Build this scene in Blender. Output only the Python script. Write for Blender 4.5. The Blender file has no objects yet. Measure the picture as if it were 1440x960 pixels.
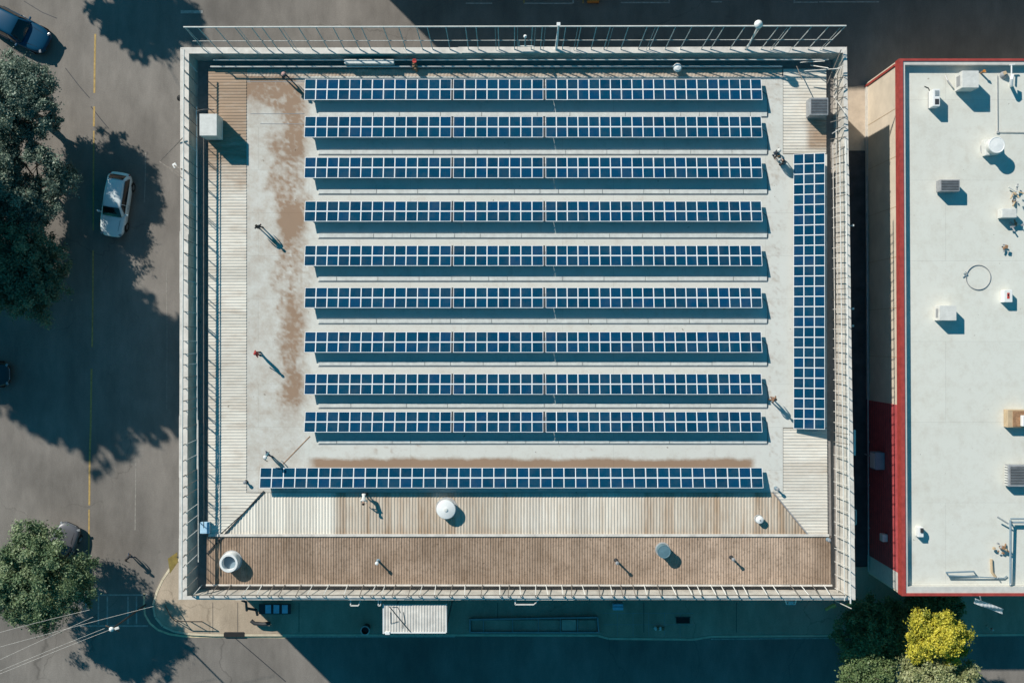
import bpy, bmesh, math, random
import numpy as np
from mathutils import Vector, Matrix, Quaternion
random.seed(7)
C = bpy.context.scene.collection
HC = 75.0                      # camera height above the street
S0 = 0.05                      # metres per photo pixel at street level
R = math.radians

def P(px, py, z=0.0):
    k = (HC - z) / HC * S0
    return Vector(((px - 720) * k, (480 - py) * k, z))
def mpp(z):
    return (HC - z) / HC * S0

# ------------------------------------------------------------------ materials
def _nodes(name):
    m = bpy.data.materials.new(name); m.use_nodes = True
    nt = m.node_tree
    return m, nt, nt.nodes['Principled BSDF']
def N(nt, t, **kw):
    n = nt.nodes.new(t)
    for k, v in kw.items():
        if k in n.inputs: n.inputs[k].default_value = v
        else: setattr(n, k, v)
    return n
def noise(nt, scale, detail=4, rough=0.6, vec=None):
    n = N(nt, 'ShaderNodeTexNoise'); n.inputs['Scale'].default_value = scale
    n.inputs['Detail'].default_value = detail; n.inputs['Roughness'].default_value = rough
    if vec is not None: nt.links.new(vec, n.inputs['Vector'])
    return n.outputs['Fac']
def ramp(nt, fac, stops):
    r = N(nt, 'ShaderNodeValToRGB'); e = r.color_ramp.elements
    while len(e) > 1: e.remove(e[-1])
    e[0].position = stops[0][0]; e[0].color = stops[0][1]
    for p, c in stops[1:]:
        x = e.new(p); x.color = c
    nt.links.new(fac, r.inputs['Fac'])
    return r.outputs['Color']
def g(v): return (v, v, v, 1)
def mix(nt, fac, a, b, mode='MIX'):
    m = N(nt, 'ShaderNodeMix', data_type='RGBA', blend_type=mode)
    for sock, v in ((m.inputs[0], fac), (m.inputs[6], a), (m.inputs[7], b)):
        if hasattr(v, 'is_linked') or isinstance(v, bpy.types.NodeSocket): nt.links.new(v, sock)
        elif isinstance(v, tuple): sock.default_value = (v[0], v[1], v[2], 1)
        else: sock.default_value = v
    return m.outputs[2]
def pos(nt, scale=(1, 1, 1)):
    p = N(nt, 'ShaderNodeNewGeometry').outputs['Position']
    mp = N(nt, 'ShaderNodeMapping'); mp.inputs['Scale'].default_value = scale
    nt.links.new(p, mp.inputs['Vector'])
    return mp.outputs['Vector']
def bump(nt, b, fac, strength=0.2, dist=0.02):
    bm_ = N(nt, 'ShaderNodeBump'); bm_.inputs['Strength'].default_value = strength
    bm_.inputs['Distance'].default_value = dist
    nt.links.new(fac, bm_.inputs['Height']); nt.links.new(bm_.outputs['Normal'], b.inputs['Normal'])

def mat(name, col, rough=0.6, metal=0.0, vary=0.18, scale=3.0, coat=0.0, spec=0.5):
    m, nt, b = _nodes(name)
    f = noise(nt, scale, 5, 0.65, pos(nt))
    lo = tuple(c * (1 - vary) for c in col); hi = tuple(min(1, c * (1 + vary)) for c in col)
    nt.links.new(ramp(nt, f, [(0.3, lo + (1,)), (0.7, hi + (1,))]), b.inputs['Base Color'])
    b.inputs['Roughness'].default_value = rough; b.inputs['Metallic'].default_value = metal
    b.inputs['Coat Weight'].default_value = coat
    b.inputs['Specular IOR Level'].default_value = spec
    return m

def asphalt(name, a, b_, crack=True):
    m, nt, b = _nodes(name); v = pos(nt)
    big = noise(nt, 0.09, 4, 0.6, v); mid = noise(nt, 0.7, 5, 0.7, pos(nt, (1, .35, 1))); fine = noise(nt, 14, 3, 0.8, v)
    c = ramp(nt, big, [(0.35, a + (1,)), (0.62, b_ + (1,))])
    c = mix(nt, 0.5, c, ramp(nt, mid, [(0.3, g(.35)), (0.7, g(.75))]), 'OVERLAY')
    c = mix(nt, 0.25, c, ramp(nt, fine, [(0.3, g(.25)), (0.7, g(.8))]), 'OVERLAY')
    # tyre-polished bands along the street on the west side
    if crack:
        vo = N(nt, 'ShaderNodeTexVoronoi', feature='DISTANCE_TO_EDGE'); vo.inputs['Scale'].default_value = 0.11
        nv = N(nt, 'ShaderNodeTexNoise'); nv.inputs['Scale'].default_value = 0.6; nv.inputs['Detail'].default_value = 5
        nt.links.new(v, nv.inputs['Vector'])
        va = N(nt, 'ShaderNodeVectorMath', operation='MULTIPLY_ADD'); nt.links.new(nv.outputs['Color'], va.inputs[0])
        va.inputs[1].default_value = (2.4, 2.4, 0); nt.links.new(v, va.inputs[2]); nt.links.new(va.outputs[0], vo.inputs['Vector'])
        cr = ramp(nt, vo.outputs['Distance'], [(0.0, g(1)), (0.0045, g(0))])
        gate = ramp(nt, noise(nt, 0.12, 2, .5, v), [(0.5, g(0)), (0.58, g(.5))])
        c = mix(nt, mix(nt, 1.0, cr, gate, 'MULTIPLY'), c, tuple(x * .45 for x in a))
        # oil drips and patches
        oil = ramp(nt, noise(nt, 0.42, 5, .7, v), [(0.66, g(0)), (0.75, g(.45))])
        c = mix(nt, oil, c, tuple(x * .6 for x in a))
    nt.links.new(c, b.inputs['Base Color']); b.inputs['Roughness'].default_value = 0.95
    b.inputs['Specular IOR Level'].default_value = 0.15
    bump(nt, b, fine, .3, .01)
    return m

def stained(name, clean, stain, seams=None, streak=None, rough=0.75, dirt=.25, sheets=None, rough_dirt=0):
    """surface with a per-vertex 'stain' map of rust and dirt"""
    m, nt, b = _nodes(name); v = pos(nt)
    at = N(nt, 'ShaderNodeAttribute', attribute_name='stain').outputs['Fac']
    f1 = noise(nt, 1.3, 6, .7, pos(nt, streak or (1, 1, 1))); f2 = noise(nt, 6.5, 6, .8, pos(nt, streak or (1, 1, 1)))
    ad = N(nt, 'ShaderNodeMath', operation='MULTIPLY_ADD'); nt.links.new(f1, ad.inputs[0]); ad.inputs[1].default_value = .9
    nt.links.new(at, ad.inputs[2])
    ad2 = N(nt, 'ShaderNodeMath', operation='MULTIPLY_ADD'); nt.links.new(f2, ad2.inputs[0]); ad2.inputs[1].default_value = .5
    nt.links.new(ad.outputs[0], ad2.inputs[2])
    fac = ramp(nt, ad2.outputs[0], [(0.72, g(0)), (1.25, g(1))]) if False else None
    mr = N(nt, 'ShaderNodeMapRange'); mr.inputs['From Min'].default_value = .70; mr.inputs['From Max'].default_value = 1.62; mr.inputs['To Max'].default_value = .95
    nt.links.new(ad2.outputs[0], mr.inputs['Value'])
    c = mix(nt, mr.outputs['Result'], clean, stain)
    blot = ramp(nt, noise(nt, .35, 6, .65, v), [(0.35, g(.62)), (0.62, g(.5))])
    c = mix(nt, dirt, c, blot, 'OVERLAY')
    speck = ramp(nt, noise(nt, 3.1, 2, .5, v), [(0.735, g(0)), (0.77, g(.6))])
    c = mix(nt, speck, c, tuple(x * .45 for x in stain))
    if sheets:
        sp = N(nt, 'ShaderNodeSeparateXYZ'); nt.links.new(v, sp.inputs[0])
        dv = N(nt, 'ShaderNodeMath', operation='DIVIDE'); nt.links.new(sp.outputs['X' if sheets[0] == 'x' else 'Y'], dv.inputs[0]); dv.inputs[1].default_value = sheets[1]
        fl_ = N(nt, 'ShaderNodeMath', operation='FLOOR'); nt.links.new(dv.outputs[0], fl_.inputs[0])
        wn = N(nt, 'ShaderNodeTexWhiteNoise', noise_dimensions='1D'); nt.links.new(fl_.outputs[0], wn.inputs['W'])
        c = mix(nt, 1.0, c, ramp(nt, wn.outputs['Value'], [(0, (.86, .85, .83, 1)), (1, (1.05, 1.04, 1.02, 1))]), 'MULTIPLY')
    if rough_dirt:
        fleck = ramp(nt, noise(nt, 5.5, 6, .8, v), [(0.36, g(.55)), (0.5, g(0))])
        c = mix(nt, fleck, c, tuple(x * .55 for x in stain))
        pale = ramp(nt, noise(nt, 2.3, 6, .8, pos(nt, (1.6, .5, 1))), [(0.55, g(0)), (0.72, g(.25))])
        c = mix(nt, pale, c, tuple(min(1, x * 1.35) for x in clean))
    if seams:
        br = N(nt, 'ShaderNodeTexBrick'); nt.links.new(v, br.inputs['Vector'])
        br.inputs['Color1'].default_value = g(1); br.inputs['Color2'].default_value = g(.94); br.inputs['Mortar'].default_value = g(.62)
        br.inputs['Scale'].default_value = 1; br.inputs['Mortar Size'].default_value = .012; br.inputs['Mortar Smooth'].default_value = .4
        br.inputs['Brick Width'].default_value = seams[0]; br.inputs['Row Height'].default_value = seams[1]
        c = mix(nt, .55, c, br.outputs['Color'], 'MULTIPLY')
    nt.links.new(c, b.inputs['Base Color']); b.inputs['Roughness'].default_value = rough
    b.inputs['Specular IOR Level'].default_value = .25
    bump(nt, b, f2, .15, .01)
    return m

def foliage(name, lo, mid_, hi):
    m, nt, b = _nodes(name)
    at = N(nt, 'ShaderNodeAttribute', attribute_name='tone').outputs['Fac']
    ri = N(nt, 'ShaderNodeNewGeometry').outputs['Random Per Island']
    ad = N(nt, 'ShaderNodeMath', operation='MULTIPLY_ADD'); nt.links.new(ri, ad.inputs[0]); ad.inputs[1].default_value = .35
    nt.links.new(at, ad.inputs[2])
    c = ramp(nt, ad.outputs[0], [(0.15, lo + (1,)), (0.6, mid_ + (1,)), (1.15 if False else 1.0, hi + (1,))])
    nt.links.new(c, b.inputs['Base Color']); b.inputs['Roughness'].default_value = .5
    b.inputs['Specular IOR Level'].default_value = .4
    tr = N(nt, 'ShaderNodeBsdfTranslucent'); nt.links.new(c, tr.inputs['Color'])
    mx = N(nt, 'ShaderNodeMixShader'); mx.inputs[0].default_value = .22
    nt.links.new(b.outputs[0], mx.inputs[1]); nt.links.new(tr.outputs[0], mx.inputs[2])
    nt.links.new(mx.outputs[0], nt.nodes['Material Output'].inputs['Surface'])
    return m

def panel_glass(name):
    m, nt, b = _nodes(name)
    oi = N(nt, 'ShaderNodeObjectInfo').outputs['Random']
    tc = N(nt, 'ShaderNodeTexCoord').outputs['Object']
    c = ramp(nt, oi, [(0, (.002, .040, .086, 1)), (.5, (.003, .052, .104, 1)), (1, (.003, .048, .120, 1))])
    # cell lines every 12 cm
    br = N(nt, 'ShaderNodeTexBrick', offset=0.0); nt.links.new(tc, br.inputs['Vector'])
    br.inputs['Color1'].default_value = g(1); br.inputs['Color2'].default_value = g(.9); br.inputs['Mortar'].default_value = (1.6, 1.5, 1.4, 1)
    br.inputs['Scale'].default_value = 1; br.inputs['Mortar Size'].default_value = .003
    br.inputs['Brick Width'].default_value = .125; br.inputs['Row Height'].default_value = .125
    c = mix(nt, 1.0, c, br.outputs['Color'], 'MULTIPLY')
    dust = ramp(nt, noise(nt, 1.1, 5, .7, pos(nt)), [(0.45, g(0)), (0.8, g(.10))])
    c = mix(nt, dust, c, (.25, .24, .2))
    nt.links.new(c, b.inputs['Base Color']); b.inputs['Roughness'].default_value = .16
    b.inputs['Specular IOR Level'].default_value = .35
    return m

M = {}
M['asphalt'] = asphalt('asphalt', (.155, .142, .128), (.222, .204, .183))
M['concrete'] = asphalt('pavement', (.36, .29, .215), (.43, .355, .27), crack=True)
M['apron'] = mat('apron_concrete', (.50, .42, .33), .9, vary=.15, scale=1.5)
M['kerb'] = mat('kerb_stone', (.60, .52, .38), .9, scale=2)
M['yellow'] = mat('yellow_road_paint', (.42, .29, .10), .8, vary=.35, scale=5)
M['palepaint'] = mat('pale_road_paint', (.42, .40, .36), .8, vary=.4, scale=4)
M['kerbpaint'] = mat('cream_kerb_paint', (.66, .55, .35), .8, vary=.3, scale=3)
M['membrane'] = stained('roof_membrane', (.645, .645, .59), (.30, .195, .125), seams=(6.4, 2.7), dirt=.3)
M['sheet_ew'] = stained('roof_sheet_rows', (.72, .69, .615), (.34, .24, .165), streak=(.6, 2.2, 1), dirt=.3, sheets=('y', .95))
M['sheet_ns'] = stained('roof_sheet_columns', (.77, .735, .65), (.36, .255, .17), streak=(3.2, .3, 1), dirt=.35, sheets=('x', .95))
M['sheet_brown'] = stained('brown_roof_sheet', (.475, .36, .275), (.20, .135, .09), streak=(2.2, .5, 1), dirt=.55, sheets=('x', .95), rough_dirt=1)
M['parapet'] = mat('parapet_render', (.47, .44, .39), .85, vary=.28, scale=1.2)
M['coping'] = mat('coping_metal', (.66, .62, .56), .6, vary=.2, scale=1.5)
M['deck'] = mat('roof_deck', (.26, .24, .22), .9)
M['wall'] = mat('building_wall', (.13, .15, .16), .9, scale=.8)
M['white_frame'] = mat('white_panel_frame', (.82, .84, .85), .4, vary=.05)
M['backsheet'] = mat('dark_backsheet', (.012, .05, .085), .5)
M['glass'] = panel_glass('panel_glass')
M['galv'] = mat('galvanised_steel', (.50, .50, .49), .5, .3, vary=.2)
M['railpaint'] = mat('weathered_rail_paint', (.58, .55, .50), .6, vary=.3, scale=6)
M['darkrail'] = mat('rusty_dark_rail', (.16, .14, .12), .7, vary=.4, scale=6)
M['tray'] = mat('pale_cable_tray', (.58, .60, .57), .7, vary=.15)
M['pipe'] = mat('pale_pipe', (.66, .65, .61), .5, vary=.15)
M['white'] = mat('white_painted_metal', (.78, .79, .77), .45, vary=.06)
M['offwhite'] = mat('off_white_metal', (.66, .66, .62), .5, vary=.12)
M['greymetal'] = mat('grey_metal', (.30, .31, .32), .5, vary=.2)
M['darkmetal'] = mat('dark_metal', (.035, .038, .042), .55, vary=.3)
M['bluegrey'] = mat('blue_grey_metal', (.20, .28, .33), .5, vary=.12)
M['tealgrey'] = mat('teal_grey_metal', (.10, .19, .23), .5, vary=.15)
M['black'] = mat('black_rubber', (.012, .012, .013), .8)
M['redcap'] = mat('red_coping', (.36, .055, .045), .55, vary=.22, scale=3)
M['redwall'] = mat('dark_red_wall', (.46, .075, .08), .8, vary=.2, scale=2)
M['cream'] = mat('cream_wall', (.66, .58, .46), .85, vary=.12, scale=.7)
M['paleband'] = mat('pale_wall_band', (.55, .54, .50), .85, vary=.1)
M['nroof'] = stained('white_roof_membrane', (.675, .68, .615), (.42, .36, .28), seams=(14, 5.2), dirt=.18)
M['rust'] = mat('rusty_metal', (.30, .17, .09), .8, vary=.4, scale=7)
M['tan'] = mat('tan_board', (.50, .38, .24), .8, vary=.15)
M['orange'] = mat('orange_paint', (.55, .20, .03), .6)
M['yellowpaint'] = mat('yellow_sign_paint', (.42, .29, .08), .6, vary=.25)
M['teal'] = mat('teal_plastic', (.10, .36, .46), .5)
M['paleblue'] = mat('pale_blue_plastic', (.40, .62, .78), .5)
M['sheetplastic'] = mat('ribbed_plastic', (.56, .58, .57), .35, vary=.25, scale=4)
M['redmark'] = mat('red_marking', (.55, .05, .04), .6)
M['leaf_green'] = foliage('leaf_grey_green', (.080, .130, .105), (.170, .235, .180), (.34, .41, .31))
M['leaf_dark'] = foliage('leaf_dark_green', (.065, .125, .080), (.14, .215, .13), (.24, .32, .19))
M['leaf_yellow'] = foliage('leaf_yellow', (.15, .19, .03), (.54, .49, .05), (.82, .72, .10))  # sunlit part of a tree put into the leaf colour as yellow
M['leaf_pale'] = foliage('leaf_pale_green', (.15, .18, .07), (.34, .37, .17), (.52, .52, .30))
M['leaf_mid'] = foliage('leaf_mid_green', (.070, .125, .065), (.165, .24, .115), (.35, .42, .24))
M['leaf_olive'] = foliage('leaf_olive_green', (.085, .14, .055), (.17, .25, .10), (.30, .37, .16))
M['bark'] = mat('bark', (.10, .075, .055), .95, vary=.4, scale=6)
M['carwhite'] = mat('pearl_car_paint', (.72, .79, .80), .25, 0.0, vary=.02, coat=1.0)
M['carblue'] = mat('blue_car_paint', (.004, .062, .13), .42, .0, vary=.03, coat=.0, spec=.2)
M['cargrey'] = mat('grey_car_paint', (.10, .105, .12), .4, .2, vary=.03, coat=.2)
M['carblack'] = mat('dark_car_paint', (.02, .022, .025), .3, .2, vary=.03, coat=1.0)
M['carglass'] = mat('car_glass', (.006, .010, .013), .06, 0, vary=.05, coat=.5)
M['lamp'] = mat('headlamp_glass', (.26, .28, .30), .25, vary=.03, coat=.3)
M['taillamp'] = mat('tail_lamp', (.35, .015, .012), .2, vary=.03)
M['alloy'] = mat('alloy_rim', (.45, .46, .47), .35, .8, vary=.05)
M['skin'] = mat('skin', (.45, .27, .19), .55, vary=.06)
for nm, c in dict(cloth_dark=(.03, .033, .04), cloth_navy=(.03, .05, .09), cloth_red=(.40, .04, .035), cloth_white=(.65, .64, .6),
                  cloth_brown=(.22, .12, .07), cloth_teal=(.06, .16, .20), cloth_pink=(.55, .33, .30), cloth_grey=(.22, .23, .24), hair=(.02, .015, .012)).items():
    M[nm] = mat(nm, c, .85, vary=.15, scale=9)

# ------------------------------------------------------------------ mesh builder
class MB:
    def __init__(s): s.v = []; s.f = []; s.m = []
    def add(s, vs, fs, mi=0):
        o = len(s.v); s.v += [tuple(v) for v in vs]; s.f += [tuple(i + o for i in f) for f in fs]; s.m += [mi] * len(fs); return s
    def box(s, c, size, rz=0, mi=0, bev=0.0, tilt=None):
        bm = bmesh.new(); bmesh.ops.create_cube(bm, size=1)
        bmesh.ops.scale(bm, vec=size, verts=bm.verts)
        if bev: bmesh.ops.bevel(bm, geom=list(bm.edges), offset=bev, segments=2, affect='EDGES', profile=.6)
        mt = Matrix.Translation(c) @ Matrix.Rotation(rz, 4, 'Z')
        if tilt: mt = mt @ Matrix.Rotation(tilt[0], 4, tilt[1])
        bm.verts.index_update()
        s.add([mt @ v.co for v in bm.verts], [[v.index for v in f.verts] for f in bm.faces], mi); bm.free(); return s
    def pxbox(s, x0, y0, x1, y1, z0, z1, mi=0, bev=0.0, zr=None):
        """box whose top outline lies on these photo pixels"""
        a = P(x0, y0, z1); b = P(x1, y1, z1)
        return s.box(((a.x + b.x) / 2, (a.y + b.y) / 2, (z0 + z1) / 2), (abs(b.x - a.x), abs(a.y - b.y), z1 - z0), 0, mi, bev)
    def tube(s, pts, r, n=8, mi=0, cap=True):
        pts = [Vector(p) for p in pts]; rs = r if isinstance(r, (list, tuple)) else [r] * len(pts)
        vs = []; fs = []
        ref = None
        for i, p in enumerate(pts):
            t = (pts[min(i + 1, len(pts) - 1)] - pts[max(i - 1, 0)]).normalized()
            if ref is None: ref = Vector((0, 0, 1)) if abs(t.z) < .9 else Vector((1, 0, 0))
            u = t.cross(ref).normalized(); w = t.cross(u).normalized(); ref = -w if False else ref
            if u.length < .5: u = Vector((1, 0, 0)); w = t.cross(u).normalized()
            for j in range(n):
                a = 2 * math.pi * j / n
                vs.append(p + (u * math.cos(a) + w * math.sin(a)) * rs[i])
        for i in range(len(pts) - 1):
            for j in range(n):
                k = (j + 1) % n
                fs.append((i * n + j, i * n + k, (i + 1) * n + k, (i + 1) * n + j))
        if cap:
            fs.append(tuple(range(n - 1, -1, -1))); fs.append(tuple((len(pts) - 1) * n + j for j in range(n)))
        return s.add(vs, fs, mi)
    def bar(s, a, b, w=.05, h=None, mi=0):
        a = Vector(a); b = Vector(b); d = b - a
        q = d.to_track_quat('Z', 'Y'); h = h or w
        vs = []
        for z in (0, d.length):
            for x, y in ((-1, -1), (1, -1), (1, 1), (-1, 1)):
                vs.append(a + q @ Vector((x * w / 2, y * h / 2, z)))
        return s.add(vs, [(3, 2, 1, 0), (4, 5, 6, 7), (0, 1, 5, 4), (1, 2, 6, 5), (2, 3, 7, 6), (3, 0, 4, 7)], mi)
    def lathe(s, c, prof, n=24, mi=0, axis='Z', a0=0):
        vs = []; fs = []; c = Vector(c); k = len(prof)
        for j in range(n):
            a = 2 * math.pi * j / n + a0
            for r, z in prof:
                v = Vector((r * math.cos(a), r * math.sin(a), z))
                if axis == 'Y': v = Vector((v.x, v.z, v.y))
                if axis == 'X': v = Vector((v.z, v.x, v.y))
                vs.append(c + v)
        for j in range(n):
            j2 = (j + 1) % n
            for i in range(k - 1):
                fs.append((j * k + i, j2 * k + i, j2 * k + i + 1, j * k + i + 1))
        return s.add(vs, fs, mi)
    def prism(s, poly, z0, z1, mi=0):
        """poly: (x, y) corners"""
        n = len(poly); vs = [(x, y, z0) for x, y in poly] + [(x, y, z1) for x, y in poly]
        ar = sum(poly[i][0] * poly[(i + 1) % n][1] - poly[(i + 1) % n][0] * poly[i][1] for i in range(n))
        fs = [tuple(range(n - 1, -1, -1)), tuple(range(n, 2 * n))] + [(i, (i + 1) % n, n + (i + 1) % n, n + i) for i in range(n)]
        if ar < 0: fs = [tuple(reversed(f)) for f in fs]
        return s.add(vs, fs, mi)
    def sheet(s, poly, mi=0):
        return s.add(poly, [tuple(range(len(poly)))], mi)
    def obj(s, name, mats, parent=None, origin=None, smooth=False, local=False, attr=None):
        me = bpy.data.meshes.new(name)
        a = np.array(s.v, dtype=float)
        if local: org = Vector((0, 0, 0))
        elif origin is not None: org = Vector(origin)
        else:
            mn = a.min(0); mx = a.max(0); org = Vector(((mn[0] + mx[0]) / 2, (mn[1] + mx[1]) / 2, mn[2]))
        a = a - np.array(org)
        me.from_pydata(a.tolist(), [], s.f)
        mats = mats if isinstance(mats, (list, tuple)) else [mats]
        for m in mats: me.materials.append(m)
        me.polygons.foreach_set('material_index', s.m)
        if smooth:
            me.polygons.foreach_set('use_smooth', [True] * len(me.polygons))
            try: me.set_sharp_from_angle(angle=R(35))
            except Exception: pass
        if attr:
            for k, vals in attr.items():
                at = me.attributes.new(k, 'FLOAT', 'POINT'); at.data.foreach_set('value', list(vals))
        me.validate(); me.update()
        o = bpy.data.objects.new(name, me); C.objects.link(o)
        if parent is not None:
            o.parent = parent
            o.location = org if local else org - world_loc(parent)
        else: o.location = org
        return o
def world_loc(o):
    l = Vector((0, 0, 0))
    while o is not None:
        l = l + o.location; o = o.parent
    return l
def tag(o, label=None, cat=None, group=None, kind=None):
    for k, v in (('label', label), ('category', cat), ('group', group), ('kind', kind)):
        if v: o[k] = v
    return o
def thing(name, loc, label, cat, group=None, rz=0):
    o = bpy.data.objects.new(name, None); C.objects.link(o); o.empty_display_size = .3
    o.location = loc; o.rotation_euler = (0, 0, rz)
    return tag(o, label, cat, group)
def struct(mb, name, m):
    return tag(mb.obj(name, m), kind='structure')
def copy_under(src, parent):
    c = src.copy(); C.objects.link(c); c.parent = parent
    for ch in src.children: copy_under(ch, c)
    return c

# noise for stain maps (value noise in numpy)
_rng = np.random.default_rng(3); _tab = _rng.random((257, 257))
def vnoise(x, y):
    x = np.asarray(x, float); y = np.asarray(y, float)
    xi = np.floor(x).astype(int); yi = np.floor(y).astype(int); fx = x - xi; fy = y - yi
    fx = fx * fx * (3 - 2 * fx); fy = fy * fy * (3 - 2 * fy); xi %= 256; yi %= 256
    return (_tab[xi, yi] * (1 - fx) + _tab[xi + 1, yi] * fx) * (1 - fy) + (_tab[xi, yi + 1] * (1 - fx) + _tab[xi + 1, yi + 1] * fx) * fy
def fb(x, y): return vnoise(x, y) * .5 + vnoise(x * 2.1, y * 2.1) * .3 + vnoise(x * 4.3, y * 4.3) * .2
def sstep(a, b, x): t = np.clip((np.asarray(x, float) - a) / (b - a), 0, 1); return t * t * (3 - 2 * t)

# ------------------------------------------------------------------ camera, sun, sky
cam = bpy.data.cameras.new('camera'); co = bpy.data.objects.new('camera', cam); C.objects.link(co)
co.location = (0, 0, HC); co.rotation_euler = (0, 0, 0)
cam.sensor_width = 36; cam.lens = 36 * HC / (1440 * S0); cam.clip_end = 1000; cam.clip_start = 1
bpy.context.scene.camera = co
ELEV = R(34.5)
d = Vector((math.cos(ELEV) * .7071, -math.cos(ELEV) * .7071, -math.sin(ELEV)))
sl = bpy.data.lights.new('sun', 'SUN'); sl.energy = 5.0; sl.angle = R(.8); sl.color = (1.0, .93, .84)
so = bpy.data.objects.new('sun', sl); C.objects.link(so); so.rotation_euler = d.to_track_quat('-Z', 'Y').to_euler(); so.location = (-40, 40, 60)
w = bpy.data.worlds.new('World'); bpy.context.scene.world = w; w.use_nodes = True
nt = w.node_tree; bg = nt.nodes['Background']
sky = nt.nodes.new('ShaderNodeTexSky'); sky.sky_type = 'NISHITA'; sky.sun_disc = False
sky.sun_elevation = ELEV; sky.sun_rotation = R(-45); sky.ozone_density = 8.0; sky.dust_density = 0; sky.air_density = 1.6
mxn = nt.nodes.new('ShaderNodeMix'); mxn.data_type = 'RGBA'; mxn.blend_type = 'MULTIPLY'; mxn.inputs[0].default_value = 1
mxn.inputs[7].default_value = (.15, .95, .90, 1)
nt.links.new(sky.outputs[0], mxn.inputs[6]); nt.links.new(mxn.outputs[2], bg.inputs['Color'])
bg.inputs['Strength'].default_value = .075
vs = bpy.context.scene.view_settings
bpy.context.scene.display_settings.display_device = 'sRGB'
vs.view_transform = 'Standard'; vs.look = 'None'; vs.gamma = 1; vs.use_curve_mapping = False; vs.exposure = .1
bpy.context.scene.cycles.max_bounces = 6

#=====BODY=====
# ================================================================== THE SETTING
struct(MB().sheet([(-260, -260, 0), (260, -260, 0), (260, 260, 0), (-260, 260, 0)]), 'ground', M['asphalt'])
def gpts(px, z=0): return [(P(x, y).x, P(x, y).y) for x, y in px]
curve = [(262, 780), (243, 797), (231, 815), (223, 832), (218, 850), (221, 866), (231, 878), (247, 885), (268, 888.5), (300, 890)]
pav = curve + [(640, 890), (840, 890.5), (856, 895), (975, 896), (1000, 892), (1160, 891), (1700, 888), (1700, 800), (1160, 796), (300, 796)]
struct(MB().prism(gpts(pav), 0.0, .125), 'pavement', M['concrete'])
kb = MB()
edge = curve + [(640, 890), (840, 890.5), (856, 895), (975, 896), (1000, 892), (1160, 891), (1700, 888)]
pe = [Vector((*p, 0)) for p in gpts(edge)]
for i in range(len(pe) - 1):
    a, b = pe[i], pe[i + 1]; t = (b - a).normalized(); nn = Vector((t.y, -t.x, 0)) * .09
    kb.bar(a + nn + Vector((0, 0, .07)), b + nn + Vector((0, 0, .07)), .15, .14)
struct(kb, 'kerb', M['kerb'])
# painted lines
def line(pts, wid, m, z=.006, name='road_marking'):
    pp = [Vector((*p, 0)) for p in gpts(pts)]; b = MB()
    for i in range(len(pp) - 1):
        t = (pp[i + 1] - pp[i]).normalized(); n = Vector((-t.y, t.x, 0)) * wid / 2
        zz = Vector((0, 0, z + .0004 * i))
        b.sheet([pp[i] - n + zz, pp[i + 1] - n + zz, pp[i + 1] + n + zz, pp[i] + n + zz])
    return struct(b, name, m)
line([(134, 48), (133.2, 88), (132.7, 131)], .13, M['yellow'])
line([(132.5, 150), (132, 178)], .13, M['yellow']); line([(132, 184), (131.5, 240), (131.2, 324)], .10, M['yellow'])
line([(131, 352), (130.4, 430), (129.6, 488)], .11, M['yellow'])
line([(128.8, 518), (127.5, 600), (126.2, 640), (125.6, 710)], .13, M['yellow']); line([(125.3, 716), (125, 760), (124.4, 810)], .10, M['yellow'])
M['wornpaint'] = mat('worn_road_paint', (.255, .238, .212), .9, vary=.3, scale=4)
line([(205, 215), (204, 260), (203, 285)], .08, M['wornpaint']); line([(191, 650), (190.5, 700), (190, 745)], .08, M['wornpaint'])
line([(234, 380), (235, 480), (234.5, 575)], .06, M['wornpaint'])
line([(254, 17), (285, 17)], .22, M['palepaint'])
for a, b in (((118, 836), (207, 836)), ((112, 879.5), (208, 879.5)), ((138.5, 836), (138.5, 879)), ((151, 836), (151, 879)), ((180, 838), (180, 877)), ((192, 838), (192, 877)), ((121, 836), (121, 857))):
    line([a, b], .10, M['palepaint'])
line([(203, 834), (202.5, 850), (204, 864), (211, 876), (222, 885), (238, 891), (258, 894), (316, 895)], .14, M['kerbpaint'])
line([(270, 893.2), (330, 894.2), (402, 895)], .17, M['kerbpaint']); line([(402, 895), (640, 894.6)], .07, M['palepaint'], .008)
line([(1000, 898), (1160, 897), (1440, 893)], .06, M['palepaint'])
for x0, x1, y in ((655, 692, 5), (737, 806, 5), (873, 941, 4), (1000, 1015, 3), (1116, 1150, 3.5), (1152, 1236, 3)):
    line([(x0, y), (x1, y)], .09, M['palepaint'])
for x in (737, 806, 820, 941, 1117):
    line([(x, -40), (x, 5)], .11, M['yellow'] if x in (737, 820) else M['palepaint'], .009)
M['tar'] = mat('dark_tarmac', (.075, .075, .078), .95, vary=.3, scale=1.2)  # alley shade put into the paving colour, darker than the lit apron
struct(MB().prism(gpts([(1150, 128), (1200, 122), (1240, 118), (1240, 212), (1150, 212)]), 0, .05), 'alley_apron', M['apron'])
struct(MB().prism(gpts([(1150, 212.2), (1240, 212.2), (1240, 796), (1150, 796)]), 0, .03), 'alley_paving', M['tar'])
for pts in ([(92, 96), (112, 122), (126, 138)], [(128, 150), (142, 168), (153, 181)], [(34, 2), (60, 18), (80, 26)], [(110, 772), (96, 790)], [(330, 896), (372, 932), (402, 958)]): line(pts, .06, M['darkmetal'], .005, 'tar_seam')  # wire and pole shadow streaks drawn on the road as thin dark strips
for x in range(868, 975, 22): line([(x, 860), (x, 893)], .025, M['greymetal'], .128, 'pavement_joint')
for y_ in (861, 877): line([(848, y_), (975, y_)], .025, M['greymetal'], .1285, 'pavement_joint')
# thin tarred joints across the pavement
for x in (300, 335, 421, 560, 700, 905, 1035): line([(x, 846), (x, 888)], .035, M['darkmetal'], .129, 'pavement_joint')

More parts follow.
